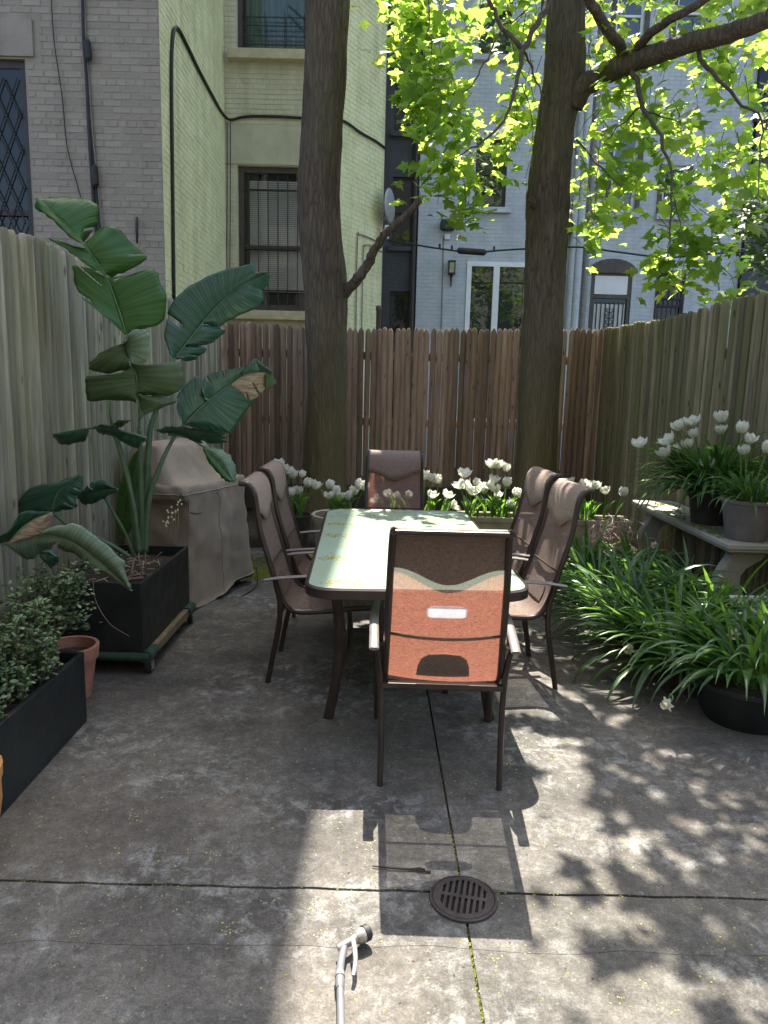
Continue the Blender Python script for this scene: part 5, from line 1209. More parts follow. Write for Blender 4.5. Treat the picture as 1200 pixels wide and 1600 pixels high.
# drooping pale leaf reaching over the front planter
bop_leaf([(-60, 300), (60, 270), (190, 248), (320, 275), (430, 350), (520, 430), (585, 482)], [
    (0.22, 1.0, [(120, 250), (240, 215), (340, 196), (440, 270), (548, 362), (560, 400), (588, 478)], -0.03, 'bop_pale'),
    (0.0, 0.30, [(-60, 285), (20, 240), (62, 200), (100, 140), (180, 140), (240, 150), (190, 228)], -0.10, 'bop'),
    (0.12, 0.45, [(40, 285), (90, 345), (140, 355), (180, 320), (220, 310), (240, 290)], 0.05, 'bop_pale'),
    (0.45, 1.0, [(260, 300), (350, 340), (385, 395), (480, 410), (520, 450), (592, 490)], 0.06, 'bop_pale')], 3.2, 'bop_pale', Z5, seed=11, dgrad=(0.1, 0), cup=0.06)
bop_leaf([(40, 285), (90, 225), (150, 180), (232, 145)], [(0.0, 1.0, [(60, 280), (150, 250), (205, 215), (240, 150)], -0.02, 'bop_dry'), ], 3.15, 'bop_pale', Z5, seed=12)
bop_leaf([(180, 330), (215, 330), (262, 340)], [(0, 1, [(190, 318), (225, 310), (262, 338)], 0.0, 'bop'), (0, 1, [(190, 350), (225, 395), (250, 372), (263, 342)], 0.03, 'bop')], 3.25, 'bop', Z5, seed=13)
petiole([(560, 370), (450, 280), (330, 230), (190, 230), (60, 265)], [3.95, 3.7, 3.45, 3.3, 3.22], 0.012, 0.008, Z5)
# dry sheaths and stalks at the foot
mb = MB()
for k in range(6):
    a = rr.uniform(0, 6.28); q = Vector((-1.46 + 0.10 * math.cos(a), 4.08 + 0.1 * math.sin(a), 0.44)); mb.tube([q, q + Vector((rr.uniform(-.03, .03), rr.uniform(-.03, .03), rr.uniform(0.08, 0.2)))], [0.007, 0.003], 5)
tag(mb.build('dry_sheaths', 'dryplant', bopt, smooth=True), kind='stuff')
mb = MB()
for k in range(60):
    q = Vector((rr.uniform(-1.72, -1.29), rr.uniform(3.74, 4.55), 0.452)); a = rr.uniform(0, 6.28); l = rr.uniform(0.03, 0.12); mb.tube([q, q + Vector((l * math.cos(a), l * math.sin(a), rr.uniform(0.0, 0.03)))], 0.0025, 4)
o = mb.build('dry_litter', 'dryplant'); tag(o, 'dry straw and dead leaf bits on the soil of the black planter', 'litter', kind='stuff')
wd = thing('weed', 'small sprig with white buds growing in the black planter corner', 'weed', (-1.36, 4.3, 0.45)); mb = MB(); mb2 = MB()
for k in range(5):
    a = at(262 + k * 3, 850, 4.25); b = at(258 + k * 5, 820 - 8 * k, 4.2); mb.tube(smooth_path([a, (a + b) / 2 + Vector((.01, 0, .01)), b], 3), 0.0018, 4)
    for j in range(5):
        q = b + Vector((rr.gauss(0, .015), rr.gauss(0, .015), rr.gauss(0, .012))); mb2.lathe([(0.001, -0.006), (0.006, 0.0), (0.004, 0.006), (0.001, 0.008)], q, 6)
mb.build('stem', 'dryplant', wd); mb2.build('buds', 'daff', wd)
# --- small leaved shrub in the front planter
sh = thing('shrub', 'small leaved evergreen shrub filling the front black planter', 'shrub', (-1.6, 2.76, 0.28))
mb = MB(); items = []; V2 = np.array([(0, 0, 0), (0.26, 0.35, -0.05), (0.22, 0.7, -0.08), (0, 1, -0.16), (-0.22, 0.7, -0.08), (-0.26, 0.35, -0.05), (0, 0.5, 0.05)]); F2 = [(6, i, (i + 1) % 6) for i in range(6)]
for k in range(170):
    b = Vector((rr.uniform(-1.83, -1.39), rr.uniform(2.42, 3.11), 0.285)); h = rr.uniform(0.14, 0.42) * (1.0 if b.y > 2.7 else 0.75)
    t2 = b + Vector((rr.gauss(0.0, 0.05), rr.gauss(0.04, 0.07), h)); t2.x = min(t2.x, -1.30 + 0.25 * max(0, t2.z - 0.36)); mid = (b + t2) / 2 + Vector((rr.gauss(0, .02), rr.gauss(0, .02), 0))
    P_ = smooth_path([b, mid, t2], 4); mb.tube(P_, lerp_list([0.003, 0.0012], len(P_)), 4, cap=False)
    for q in P_[2:]:
        for j in range(rr.randint(4, 7)):
            az = rr.uniform(0, 6.28); tip = Vector((math.cos(az), math.sin(az), rr.uniform(-0.2, 0.8))).normalized(); nr = Vector((rr.gauss(0, .4), rr.gauss(0, .4), 1)); nr = (nr - tip * nr.dot(tip)).normalized()
            items.append((q + tip * 0.006, Matrix((tip.cross(nr), tip, nr)).transposed(), rr.uniform(0.02, 0.038)))
for k in range(46):   # sprays leaning towards the terracotta pot
    b = Vector((rr.uniform(-1.75, -1.5), 3.08, 0.3)); t2 = at(rr.uniform(60, 150), rr.uniform(880, 985), rr.uniform(3.1, 3.4)); P_ = smooth_path([b, (b + t2) / 2 + Vector((0, 0, .07)), t2], 5); mb.tube(P_, lerp_list([0.003, 0.0012], len(P_)), 4, cap=False)
    for q in P_[3:]:
        for j in range(4):
            az = rr.uniform(0, 6.28); tip = Vector((math.cos(az), math.sin(az), rr.uniform(-0.3, 0.7))).normalized(); nr = Vector((rr.gauss(0, .4), rr.gauss(0, .4), 1)); nr = (nr - tip * nr.dot(tip)).normalized()
            items.append((q + tip * 0.012 + Vector((rr.gauss(0, .012), rr.gauss(0, .012), rr.gauss(0, .012))), Matrix((tip.cross(nr), tip, nr)).transposed(), rr.uniform(0.02, 0.036)))
mb.tube(smooth_path([at(145, 905, 3.2), at(150, 940, 3.15), at(172, 975, 3.1), at(202, 994, 3.1)], 5), 0.0022, 5)
mb.build('stems', 'shrub_stem', sh); tag(leaf_cloud('foliage', items, 'shrub', sh, V2, F2), kind='stuff')
# --- covered grill
gc = thing('covered_grill', 'barbecue grill under a taupe fabric cover beside the left fence', 'grill', (-1.45, 5.3, 0))
fp = [Vector((-1.30, 4.82)), Vector((-1.03, 5.62)), Vector((-1.55, 5.85)), Vector((-1.83, 4.95))]   # near, front-far, back-far, back-near
def ring_at(inset_f, inset_n, inset_b, inset_r, n=26, rnd=0.12):
    ax = (fp[1] - fp[0]).normalized(); ay = (fp[3] - fp[0]).normalized(); W_ = (fp[1] - fp[0]).length; D_ = (fp[3] - fp[0]).length
    x0, x1, y0, y1 = inset_n, W_ - inset_r, inset_f, D_ - inset_b
    rr2 = rounded_rect(x1 - x0, y1 - y0, min(rnd, (x1 - x0) / 2.2, (y1 - y0) / 2.2), n // 4)
    # resample to edges too
    pts_ = []
    for i in range(len(rr2)):
        a, b = Vector(rr2[i]), Vector(rr2[(i + 1) % len(rr2)]); m_ = 1 if (a - b).length < 0.08 else 12
        for k in range(m_): pts_.append(a.lerp(b, k / m_))
    return [fp[0] + ax * (p.x + (x0 + x1) / 2) + ay * (p.y + (y0 + y1) / 2) for p in pts_]
lv_ = [(0.015, 0, 0, 0, 0, .05), (0.12, 0.012, 0.01, 0, 0.0, .05), (0.3, 0.025, 0.025, 0.0, 0.02, .045), (0.5, 0.035, 0.045, 0.0, 0.03, .04), (0.66, 0.04, 0.06, 0.0, 0.03, .035), (0.745, 0.042, 0.055, 0.0, 0.03, .03), (0.765, 0.042, 0.01, 0.0, 0.03, .03), (0.80, 0.043, 0.008, 0.0, 0.03, .03), (0.845, 0.05, 0.02, 0.0, 0.03, .03), (0.858, 0.06, 0.03, 0.0, 0.04, .03),
       (0.866, 0.13, 0.04, 0.0, 0.06, .04), (0.885, 0.165, 0.045, 0.0, 0.08, .045), (0.97, 0.21, 0.06, 0.01, 0.12, .05), (1.06, 0.245, 0.075, 0.02, 0.15, .05), (1.115, 0.27, 0.09, 0.04, 0.18, .05), (1.133, 0.30, 0.13, 0.08, 0.22, .04), (1.137, 0.36, 0.3, 0.15, 0.4, .02)]
rings = []
for z, a, b, c, d, rd_ in lv_:
    rg = ring_at(a, b, c, d, rnd=rd_)
    rings.append((z, rg))
m0 = min(len(r_) for _, r_ in rings)
def resample(r_, n):
    r_ = r_ + [r_[0]]; L = [0]
    for i in range(len(r_) - 1): L.append(L[-1] + (r_[i + 1] - r_[i]).length)
    return [Vector((np.interp(q, L, [p.x for p in r_]), np.interp(q, L, [p.y for p in r_]))) for q in np.linspace(0, L[-1], n + 1)[:-1]]
NR = 96; zs_, fine_r = [], []
grid_r = [[Vector((*p, z)) for p in resample(r_, NR)] for z, r_ in rings]
dense_r = []
for i in range(len(grid_r) - 1):
    m_ = 5 if grid_r[i + 1][0].z - grid_r[i][0].z > 0.1 else 2
    for k in range(m_): dense_r.append([a.lerp(b, k / m_) for a, b in zip(grid_r[i], grid_r[i + 1])])
dense_r.append(grid_r[-1]); cen = Vector((-1.43, 5.3, 0)); vs_ = []
for r_ in dense_r:
    for j, p in enumerate(r_):
        o3 = Vector((p.x - cen.x, p.y - cen.y, 0)).normalized(); low = max(0, 1 - p.z / 0.85)
        fold = 0.045 * low * math.sin(j * 0.42 + 1.2 * noise.noise(Vector((j * 0.11, p.z, 2)))) * (0.4 + 0.6 * abs(noise.noise(Vector((j * 0.07, 0.3, 0.9)))))
        wr = 0.014 * noise.noise(p * 3.6) + 0.010 * noise.noise(p * 9.0 + Vector((3, 1, 2)))
        c1_ = max(0.0, 1 - abs(noise.noise(Vector((p.x * 5 + p.z * 2, p.y * 5, p.z * 2.4)))) * 3.2); c2_ = max(0.0, 1 - abs(noise.noise(Vector((p.x * 11, p.y * 11 + p.z * 3, p.z * 6 + 4)))) * 3.0)
        cr = 0.016 * c1_ ** 2 + 0.008 * c2_ ** 2
        q = p + o3 * (fold + wr + cr)
        if p.z < 0.05: q.z = 0.012 + 0.10 * max(0, min(1, (p.y - 5.0) / 0.7)) * (1 if p.x > -1.4 else 0.2) + 0.012 * math.sin(j * 0.3)
        q.x = max(q.x, -1.842); vs_.append(q)
k = len(dense_r); fs_ = [(i * NR + j, i * NR + (j + 1) % NR, (i + 1) * NR + (j + 1) % NR, (i + 1) * NR + j) for i in range(k - 1) for j in range(NR)] + [tuple((k - 1) * NR + j for j in range(NR))]
MB().add(vs_, fs_).build('cover', 'cover', gc, smooth=True, fix=True)
rowz = [sum(q.z for q in r_) / NR for r_ in dense_r]
def seam(idx, r_=0.004): MB().tube([vs_[i] + (vs_[i] - Vector((cen.x, cen.y, vs_[i].z))).normalized() * 0.002 for i in idx], r_, 5).build('seam', 'cover', gc, smooth=True)
ks = min(range(len(rowz)), key=lambda i: abs(rowz[i] - 0.80)); seam([ks * NR + j % NR for j in range(NR + 1)], 0.005)
jn = min(range(NR), key=lambda j: grid_r[3][j].y - 0.3 * grid_r[3][j].x)
for jj in (jn, (jn + 14) % NR, (jn - 16) % NR): seam([i * NR + jj for i in range(1, ks)])
seam([j % NR for j in range(NR + 1)], 0.006)
MB().box((-1.24, 5.33, 0.10), (0.10, 0.5, 0.16), rz=R(-18)).build('cart_base', 'planter_black', gc, bevel=0.006)
q = at(305, 803, 4.72); MB().tube([q + Vector((-0.035, 0.03, 0)), q + Vector((0, -0.004, 0)), q + Vector((0.03, 0.04, 0))], 0.009, 6, flat=0.5).build('strap', 'planter_black', gc)
o = cable('thin black cord curling from under the covered grill', [(-1.0, 5.62, 0.12), (-0.97, 5.5, 0.03), (-0.99, 5.35, 0.008), (-1.03, 5.2, 0.006)], 0.005, cat='cord', name='cord')
lf = MB(); c = at(283, 775, 4.7)
lf.add([c + Vector((x * 0.04, -0.01 - 0.004 * abs(x), (y - 0.5) * 0.04)) for x, y in [(0, .35)] + _out], LEAF_F); o = lf.build('fallen_leaf', 'tulip_leaf', solid=0.0008); tag(o, 'bright green maple leaf resting on the grill cover', 'leaf')
# moss by the grill
pts = []
for k in range(900):
    a, b = rr.gauss(0, 1), rr.gauss(0, 1); q = gr(398 + 16 * a, 897 + 5 * b); pts.append((q.x, q.y, 0.0))
for k in range(500):
    q = gr(rr.uniform(390, 440), rr.uniform(868, 900)); pts.append((q.x, q.y, 0.0))
bits('moss_patch', pts, 'moss', 'yellow green moss on the concrete beside the grill', 'moss', 0.006, 0.016, 0.7)

# ================================================================== tulips and their pots
def tulip_flower_mesh(kind, seed):
    """six overlapping cupped petals; origin at the base of the bloom"""
    rr_ = random.Random(seed); mb = MB(); op = {'cup': 0.80, 'open': 1.0, 'wide': 1.28, 'blown': 1.6}[kind]
    for k in range(6):
        a = 2 * math.pi * k / 6 + rr_.uniform(-.08, .08); inner = k % 2; o_ = op * (0.9 if inner else 1.05) * rr_.uniform(0.92, 1.08)
        rows = []
        for i in range(7):
            v_ = i / 6
            rad = (0.004 + 0.034 * math.sin(min(1.0, v_ * 1.25) * math.pi / 2) * o_ + (0.018 * (op - 0.7) * v_ ** 2)) * (1 - (0.20 * v_ ** 3 if kind == 'cup' else 0))
            z = 0.068 * v_ ** 0.9 * (1.05 - 0.16 * (op - 0.8)); wd_ = 0.034 * math.sin(math.pi * (0.14 + 0.74 * v_)) ** 0.7 * (1 - 0.22 * v_ ** 4) * (0.85 + 0.15 * op)
            row = []
            for j in range(5):
                u = (j - 2) / 2 + 0.0; ca_, sa_ = math.cos(a), math.sin(a); rr2 = rad - 0.010 * u * u * (1 - 0.4 * v_)
                row.append(Vector((ca_ * rr2 - sa_ * wd_ * u, sa_ * rr2 + ca_ * wd_ * u, z - 0.006 * u * u * v_ + 0.004 * math.sin(5 * u + k) * v_ ** 3)))
            rows.append(row)
        mb.grid(rows)
    return raw_mesh('flower', mb, 'petal', True)
TF = [tulip_flower_mesh(k, s) for s, k in enumerate(('cup', 'open', 'cup', 'wide', 'open'))]
def strap_mesh(mat, L, W_, bend, seed, fold=0.35):
    rr_ = random.Random(seed); rows = []; p = Vector((0, 0, 0)); an = R(6 + rr_.uniform(0, 8)); tw = rr_.uniform(-0.5, 0.5); n = 9
    for i in range(n + 1):
        v_ = i / n; w_ = W_ * (0.75 + 0.5 * v_) * min(1, (1 - v_) * 3.2 + 0.04) * (0.8 if v_ < 0.1 else 1); t3 = tw * v_
        nrm = Vector((-math.cos(an), 0, math.sin(an))); sd_ = Vector((0, math.cos(t3), 0)) + nrm * math.sin(t3)
        rows.append([p + sd_ * (w_ / 2 * u) + nrm * (fold * w_ * (abs(u) - 0.3)) for u in (-1, 0, 1)])
        p = p + Vector((math.sin(an), 0, math.cos(an))) * (L / n); an += bend / n * (0.5 + 1.1 * v_)
    mb = MB().grid(rows); return raw_mesh('leaf', mb, mat, True)
TLF = [strap_mesh('tulip_leaf', 0.20 + 0.02 * k, 0.032, 0.7 + 0.2 * k, 40 + k, 0.25) for k in range(4)]
def tulip(head, base, label, group, seed, lean_leaves=2):
    rr_ = random.Random(seed); head = Vector(head); base = Vector(base)
    root = thing('tulip', label, 'tulip', base, group=group)
    mid = base.lerp(head, 0.55) + Vector((rr_.uniform(-.012, .012), rr_.uniform(-.01, .01), 0.02))
    P_ = smooth_path([base, mid, head], 4); MB().tube(P_, lerp_list([0.0045, 0.0034], len(P_)), 6).build('stem', 'stem', root, smooth=True)
    s = rr_.uniform(0.92, 1.2) * (1.05 if 'bench' in group else 1.0); d = (P_[-1] - P_[-3]).normalized(); e = Vector((0, 0, 1)).rotation_difference((d + Vector((rr_.gauss(0, .28), rr_.gauss(0, .28), 0.3))).normalized()).to_euler()
    inst(rr_.choice(TF), 'flower', root, INV[root.name] @ (P_[-1] - Vector((0, 0, 0.004))), e, (s, s, s))
    for k in range(lean_leaves):
        q = rr_.uniform(0.8, 1.15); inst(rr_.choice(TLF), 'leaf', root, (rr_.uniform(-.01, .01), rr_.uniform(-.01, .01), 0), (0, 0, rr_.uniform(0, 6.28)), (q, q, q))
def tulip_row(heads, depth, zb, where, group, xr=None, jit=0.08, seed=0, lean=0.55):
    """heads: sight points of the blooms; each stands in its pot at height zb"""
    rr_ = random.Random(seed); hs = sorted(heads)
    for i, (px, py) in enumerate(hs):
        D = depth + rr_.uniform(-jit, jit); h = at(px, py + 9, D); b = Vector((h.x, D + rr_.uniform(-.02, .02), zb))
        if xr:
            c = (xr[0] + xr[1]) / 2; b.x = min(max(c + (h.x - c) * lean + rr_.uniform(-.02, .02), xr[0]), xr[1])
        if h.z < zb + 0.05: h.z = zb + 0.05
        nm = 'leftmost white tulip' if i == 0 else 'rightmost white tulip' if i == len(hs) - 1 else f'{ORD[i]} white tulip from the left'
        tulip(h, b, f'{nm} {where}', group, seed * 100 + i, 2 if i % 3 else 3)
c5 = lambda l: [(340 + x / 4, 690 + y / 4) for x, y in l]
c6 = lambda l: [(640 + x / 3.333, 690 + y / 3.333) for x, y in l]
c7 = lambda l: [(960 + x / 5, 620 + y / 5) for x, y in l]
# round stone pot and a dark pot at the left of the table's far end
PY = 6.35
xl = at(480, 800, PY).x
dk = thing('flower_pot', 'dark pot behind the left chairs holding tall white tulips', 'pot', (xl - 0.17, 6.5, 0))
MB().lathe([(0.13, 0.0), (0.19, 0.36), (0.2, 0.40), (0.185, 0.40), (0.17, 0.34)], (xl - 0.17, 6.5, 0), 24).build('body', 'pot_brown', dk, smooth='auto')
MB().lathe([(0.18, 0.365), (0.001, 0.38)], (xl - 0.17, 6.5, 0), 24, cap_b=False).build('soil', 'soil', dk)
tulip_row(c5([(385, 128), (410, 158), (445, 165), (470, 192), (520, 182), (562, 245), (605, 258), (500, 292), (466, 302)]), 6.5, 0.375, 'in the dark pot behind the left chairs', 'tulips in the dark pot', (xl - 0.33, xl - 0.02), seed=1)
rp = pot('stone_pot', 'pale round stone pot with tulips beside the far left table corner', (at(530, 800, 6.05).x, 6.15, 0), [(0.17, 0.0), (0.20, 0.12), (0.225, 0.40), (0.24, 0.42), (0.245, 0.47), (0.235, 0.478), (0.215, 0.47), (0.205, 0.4)], 'stone_pot', soil=(0.212, 0.43))
cx = rp.location.x
tulip_row(c5([(695, 256), (745, 290), (700, 320), (756, 326), (810, 326), (858, 292), (872, 252), (912, 266)]), 6.15, 0.44, 'in the pale round stone pot', 'tulips in the round stone pot', (cx - 0.17, cx + 0.17), seed=2, jit=0.06)
mp_ = pot('moss_pot', 'low black pot topped with moss behind the far left chair', (at(482, 850, 5.55).x, 5.55, 0), [(0.12, 0.0), (0.15, 0.22), (0.155, 0.25), (0.14, 0.25), (0.135, 0.2)], 'planter_black', soil=(0.142, 0.235), soil_mat='moss')
# stone troughs along the back
def trough(label, x0, x1, y0, y1, z1, mat='stone_trough'):
    root = thing('stone_trough', label, 'trough', ((x0 + x1) / 2, (y0 + y1) / 2, 0), group='stone troughs along the back')
    open_box(root, x0, x1, y0, y1, 0.0, z1, mat, 0.035, 0.035); 
    for ya in (y0 - 0.008, y1 + 0.008 - 0.03): MB().box(((x0 + x1) / 2, ya + 0.015, z1 - 0.02), (x1 - x0 + 0.02, 0.03, 0.05)).build('lip', mat, root, bevel=0.008)
    return root
trough('stone trough of tulips behind the far end chair', -0.02, 0.60, 6.35, 6.65, 0.42)
tulip_row(c6([(85, 165), (115, 176), (150, 186), (115, 262), (190, 262), (220, 312)]) + [(590, 775), (608, 768), (623, 772), (635, 768)], 6.5, 0.40, 'in the trough behind the far end chair', 'tulips behind the far chair', (0.02, 0.56), seed=3, lean=0.8)
trough('mossy stone trough of tulips in front of the right trunk', 0.68, 1.50, 6.35, 6.66, 0.435)
tulip_row(c6([(285, 155), (300, 212), (315, 242), (345, 195), (370, 226), (390, 238), (420, 215), (455, 232), (460, 264), (436, 180), (432, 106), (458, 108), (500, 123), (505, 200), (555, 253), (578, 262), (525, 312), (270, 212)]), 6.5, 0.41, 'in the mossy trough before the right trunk', 'tulips before the right trunk', (0.72, 1.46), seed=4, lean=0.85)
trough('stone trough of tulips right of the trunk behind the dry stems', 1.56, 2.22, 6.4, 6.7, 0.42)
tulip_row(c6([(832, 197), (875, 222), (908, 206), (948, 218), (970, 214), (1022, 242), (1110, 252), (920, 352)]), 6.55, 0.40, 'in the trough right of the trunk', 'tulips right of the trunk', (1.6, 2.18), seed=5, lean=0.85)
# dry broken stems
dp = thing('dry_plant', 'heap of dry broken stems in front of the right trough', 'dead plant', (1.98, 6.2, 0.05))
mb = MB()
for k in range(120):
    b = Vector((1.97 + rr.gauss(0, .10), 6.18 + rr.gauss(0, .06), 0.06)); a = rr.uniform(0, 6.28); h = rr.uniform(0.18, 0.44)
    q = b + Vector((rr.gauss(0, .05), rr.gauss(0, .04), h)); e = q + Vector((0.12 * math.cos(a), 0.1 * math.sin(a), rr.uniform(-0.12, 0.07))); mb.tube([b, b.lerp(q, 0.6) + Vector((rr.gauss(0, .015), 0, 0)), q, e], [0.004, 0.0035, 0.003, 0.0018], 4)
mb.build('stems', 'dryplant', dp)

# ================================================================== bench and its pots
bn = thing('stone_bench', 'mossy cast stone bench with scrolled legs along the right fence', 'bench', (2.53, 5.85, 0))
mb = MB(); x0, x1, y0, y1 = 2.345, 2.74, 4.86, 6.84
for z, e in (): pass
lay = [(0.488, 0.03), (0.50, 0.012), (0.512, 0.012), (0.520, 0.0), (0.548, 0.0), (0.556, 0.006)]
rows = [[Vector((x, y, z)) for x, y in ((x0 + e, y0 + e), (x1 - e, y0 + e), (x1 - e, y1 - e), (x0 + e, y1 - e))] for z, e in lay]
vs_ = [p for r_ in rows for p in r_]; mb.add(vs_, [(i * 4 + j, i * 4 + (j + 1) % 4, (i + 1) * 4 + (j + 1) % 4, (i + 1) * 4 + j) for i in range(5) for j in range(4)] + [(3, 2, 1, 0), (20, 21, 22, 23)])
mb.build('seat_slab', 'bench', bn, bevel=0.003)
S_ = [(0.02, 0.0), (0.055, 0.02), (0.03, 0.09), (0.005, 0.15), (-0.01, 0.22), (0.0, 0.29), (0.03, 0.36), (0.06, 0.405), (0.075, 0.44), (0.06, 0.488), (0.31, 0.488), (0.305, 0.45), (0.28, 0.415), (0.23, 0.385), (0.18, 0.35), (0.15, 0.30), (0.15, 0.24), (0.17, 0.16), (0.21, 0.09), (0.225, 0.02), (0.27, 0.0)]
for y in (5.0, 6.58): MB().prism([(2.345 + 0.03 + x, y, z) for x, z in S_], (0, 0.11, 0)).build('leg', 'bench', bn, bevel=0.006)
bm_ = []
for k in range(700):
    q = (rr.triangular(2.36, 2.72, 2.40), rr.uniform(4.88, 6.8), 0.556); 
    if noise.noise(Vector((q[0] * 6, q[1] * 4, 0.2))) > -0.05: bm_.append(q)
bits('bench_moss', bm_, 'moss', 'moss cushions on the seat of the stone bench', 'moss', 0.006, 0.017, 0.5)
gp = pot('flower_pot', 'taupe flower pot with a pale rim on the near end of the bench', (2.555, 5.06, 0.556), [(0.125, 0.0), (0.135, 0.02), (0.175, 0.255), (0.184, 0.262), (0.184, 0.282), (0.176, 0.286), (0.165, 0.275), (0.16, 0.24)], 'pot_taupe', soil=(0.164, 0.25))
bp = pot('flower_pot', 'dark brown flower pot half hidden under strap leaves on the bench', (2.545, 5.66, 0.556), [(0.12, 0.0), (0.15, 0.2), (0.165, 0.215), (0.165, 0.25), (0.15, 0.25), (0.145, 0.2)], 'pot_brown', soil=(0.15, 0.225))
# ================================================================== strap leaved clumps
STR = [strap_mesh('strap', L, 0.0175, b, 60 + i, 0.3) for i, (L, b) in enumerate([(0.34, 1.3), (0.40, 1.7), (0.44, 2.1), (0.38, 1.0), (0.46, 1.5), (0.36, 2.2), (0.42, 0.7), (0.48, 1.9)])]
def clump(label, base, n, spread, seed, group=None, lean=(0, 0), scale=1.0, tiltmax=0.75, name='daffodil_clump', cat='daffodil'):
    rr_ = random.Random(seed); root = thing(name, label, cat, base, group=group)
    for k in range(n):
        az = rr_.uniform(0, 6.283); r_ = spread * math.sqrt(rr_.random()); loc = (r_ * math.cos(az), r_ * math.sin(az), 0)
        out = az + rr_.gauss(0, 0.6); dx, dy = math.cos(out) + lean[0], math.sin(out) + lean[1]; out = math.atan2(dy, dx)
        q = scale * rr_.uniform(0.75, 1.12); tilt = rr_.uniform(0.0, tiltmax) * (0.4 + 0.6 * r_ / max(spread, 1e-3))
        inst(rr_.choice(STR), 'leaf', root, loc, (0, tilt, out), (q, q * rr_.uniform(0.8, 1.3), q))
    return root
GRP = 'strap leaved clumps in the right bed'
CL = [((1.60, 5.75, 0.05), 120, 0.10, 'clump of strap leaves nearest the dry stems'), ((1.98, 5.55, 0.05), 110, 0.10, 'clump of strap leaves under the far end of the bench'),
      ((1.56, 5.12, 0.05), 150, 0.12, 'sunlit clump of strap leaves beside the near right chair'), ((2.05, 4.95, 0.05), 130, 0.12, 'clump of strap leaves in front of the bench middle'),
      ((1.56, 4.45, 0.05), 150, 0.12, 'clump of strap leaves spilling onto the patio in mid bed'), ((2.05, 4.35, 0.05), 140, 0.12, 'upright clump of strap leaves before the near bench leg'),
      ((1.62, 3.88, 0.05), 150, 0.12, 'nearest clump of strap leaves rooted in the bed, beside the black tub'), ((2.12, 3.75, 0.06), 130, 0.12, 'clump of strap leaves at the right edge by the pale tub')]
for i, (b, n, s, lb) in enumerate(CL): clump(lb, b, n, s, 300 + i, GRP, (-0.6, -0.35), 1.28 + 0.15 * (i > 3), 0.95)
clump('grassy strap leaves drooping over the dark brown bench pot', (2.545, 5.66, 0.80), 270, 0.13, 320, None, (-0.6, -0.4), 1.4, 1.2)
clump('short strap leaves growing in the taupe bench pot', (2.555, 5.06, 0.806), 110, 0.12, 321, None, (-0.35, 0.25), 0.85, 1.0)
tb_ = pot('flower_pot', 'low black tub of strap leaves at the right edge of the patio', (1.79, 3.36, 0), [(0.19, 0.0), (0.215, 0.05), (0.25, 0.18), (0.262, 0.185), (0.262, 0.205), (0.25, 0.208), (0.235, 0.17)], 'planter_black', soil=(0.245, 0.18))
clump('strap leaves fanning out of the low black tub', (1.80, 3.38, 0.185), 140, 0.15, 330, None, (-0.5, -0.25), 1.2, 1.0)
tulip_row(c7([(200, 350), (515, 212), (612, 180), (636, 268), (440, 320), (408, 420), (500, 392), (582, 356), (755, 505), (838, 150), (830, 242)]), 5.6, 0.79, 'over the dark brown bench pot', 'tulips in the dark bench pot', (2.44, 2.65), seed=6, lean=0.4, jit=0.07)
tulip_row(c7([(985, 232), (1045, 312), (1022, 402), (1190, 390)]), 5.1, 0.815, 'in the taupe bench pot', 'tulips in the taupe bench pot', (2.45, 2.66), seed=7, lean=0.5, jit=0.05)
# pale daffodils
def daffodil(px, py, D, zb, label, seed, faceaz):
    rr_ = random.Random(seed); h = at(px, py, D); b = Vector((h.x + 0.05, D + 0.08, zb)); root = thing('daffodil', label, 'daffodil', b, group='pale daffodil blooms')
    f = Vector((math.cos(faceaz), math.sin(faceaz), -0.15)).normalized()
    MB().tube(smooth_path([b, b.lerp(h, 0.6) + Vector((0, 0, .05)), h + Vector((0, 0, 0.02)) - f * 0.03, h - f * 0.012], 4), 0.003, 6).build('stem', 'stem', root, smooth=True)
    rot = Vector((0, 0, 1)).rotation_difference(f).to_matrix(); mb_ = MB()
    for k in range(6):
        a = k * math.pi / 3; rows = []
        for i in range(4):
            v_ = i / 3; row = []
            for u in (-1, 0, 1):
                w_ = 0.011 * math.sin(math.pi * (0.15 + 0.75 * v_)); row.append(h + rot @ Vector((math.cos(a) * 0.034 * v_ - math.sin(a) * w_ * u, math.sin(a) * 0.034 * v_ + math.cos(a) * w_ * u, -0.004 * v_ + 0.004 * abs(u))))
            rows.append(row)
        mb_.grid(rows)
    mb_.build('petals', 'daff', root, smooth=True)
    prof = [(0.007, 0.0), (0.011, 0.012), (0.013, 0.022), (0.017, 0.028)]; m2_ = MB(); m2_.lathe(prof, (0, 0, 0), 12, cap_b=False); m2_.v = [h + rot @ q for q in m2_.v]; m2_.build('trumpet', 'trumpet', root, smooth=True)
for i, (px, py, D, zb, az, lb) in enumerate([(962, 957, 4.35, 0.05, 4.0, 'pale daffodil bloom at the left edge of the strap leaves'), (983, 1014, 3.75, 0.05, 3.9, 'pale daffodil bloom low among the nearest strap leaves'), (1146, 991, 3.5, 0.18, 4.5, 'pale daffodil bloom above the black tub'), (1043, 1100, 3.05, 0.15, 3.6, 'nodding daffodil bloom hanging out of the black tub'), (1023, 852, 5.6, 0.05, 4.3, 'small daffodil bloom under the bench'), (1190, 1010, 3.5, 0.18, 4.4, 'daffodil bloom at the right picture edge')]):
    daffodil(px, py, D, zb, lb, 400 + i, az)
gt = thing('tub', 'pale grey tub with mossy soil at the right edge below the bench', 'tub', (2.5, 4.2, 0)); open_box(gt, 2.2, 2.85, 4.05, 4.5, 0.0, 0.30, 'tub_grey', 0.03, 0.03)
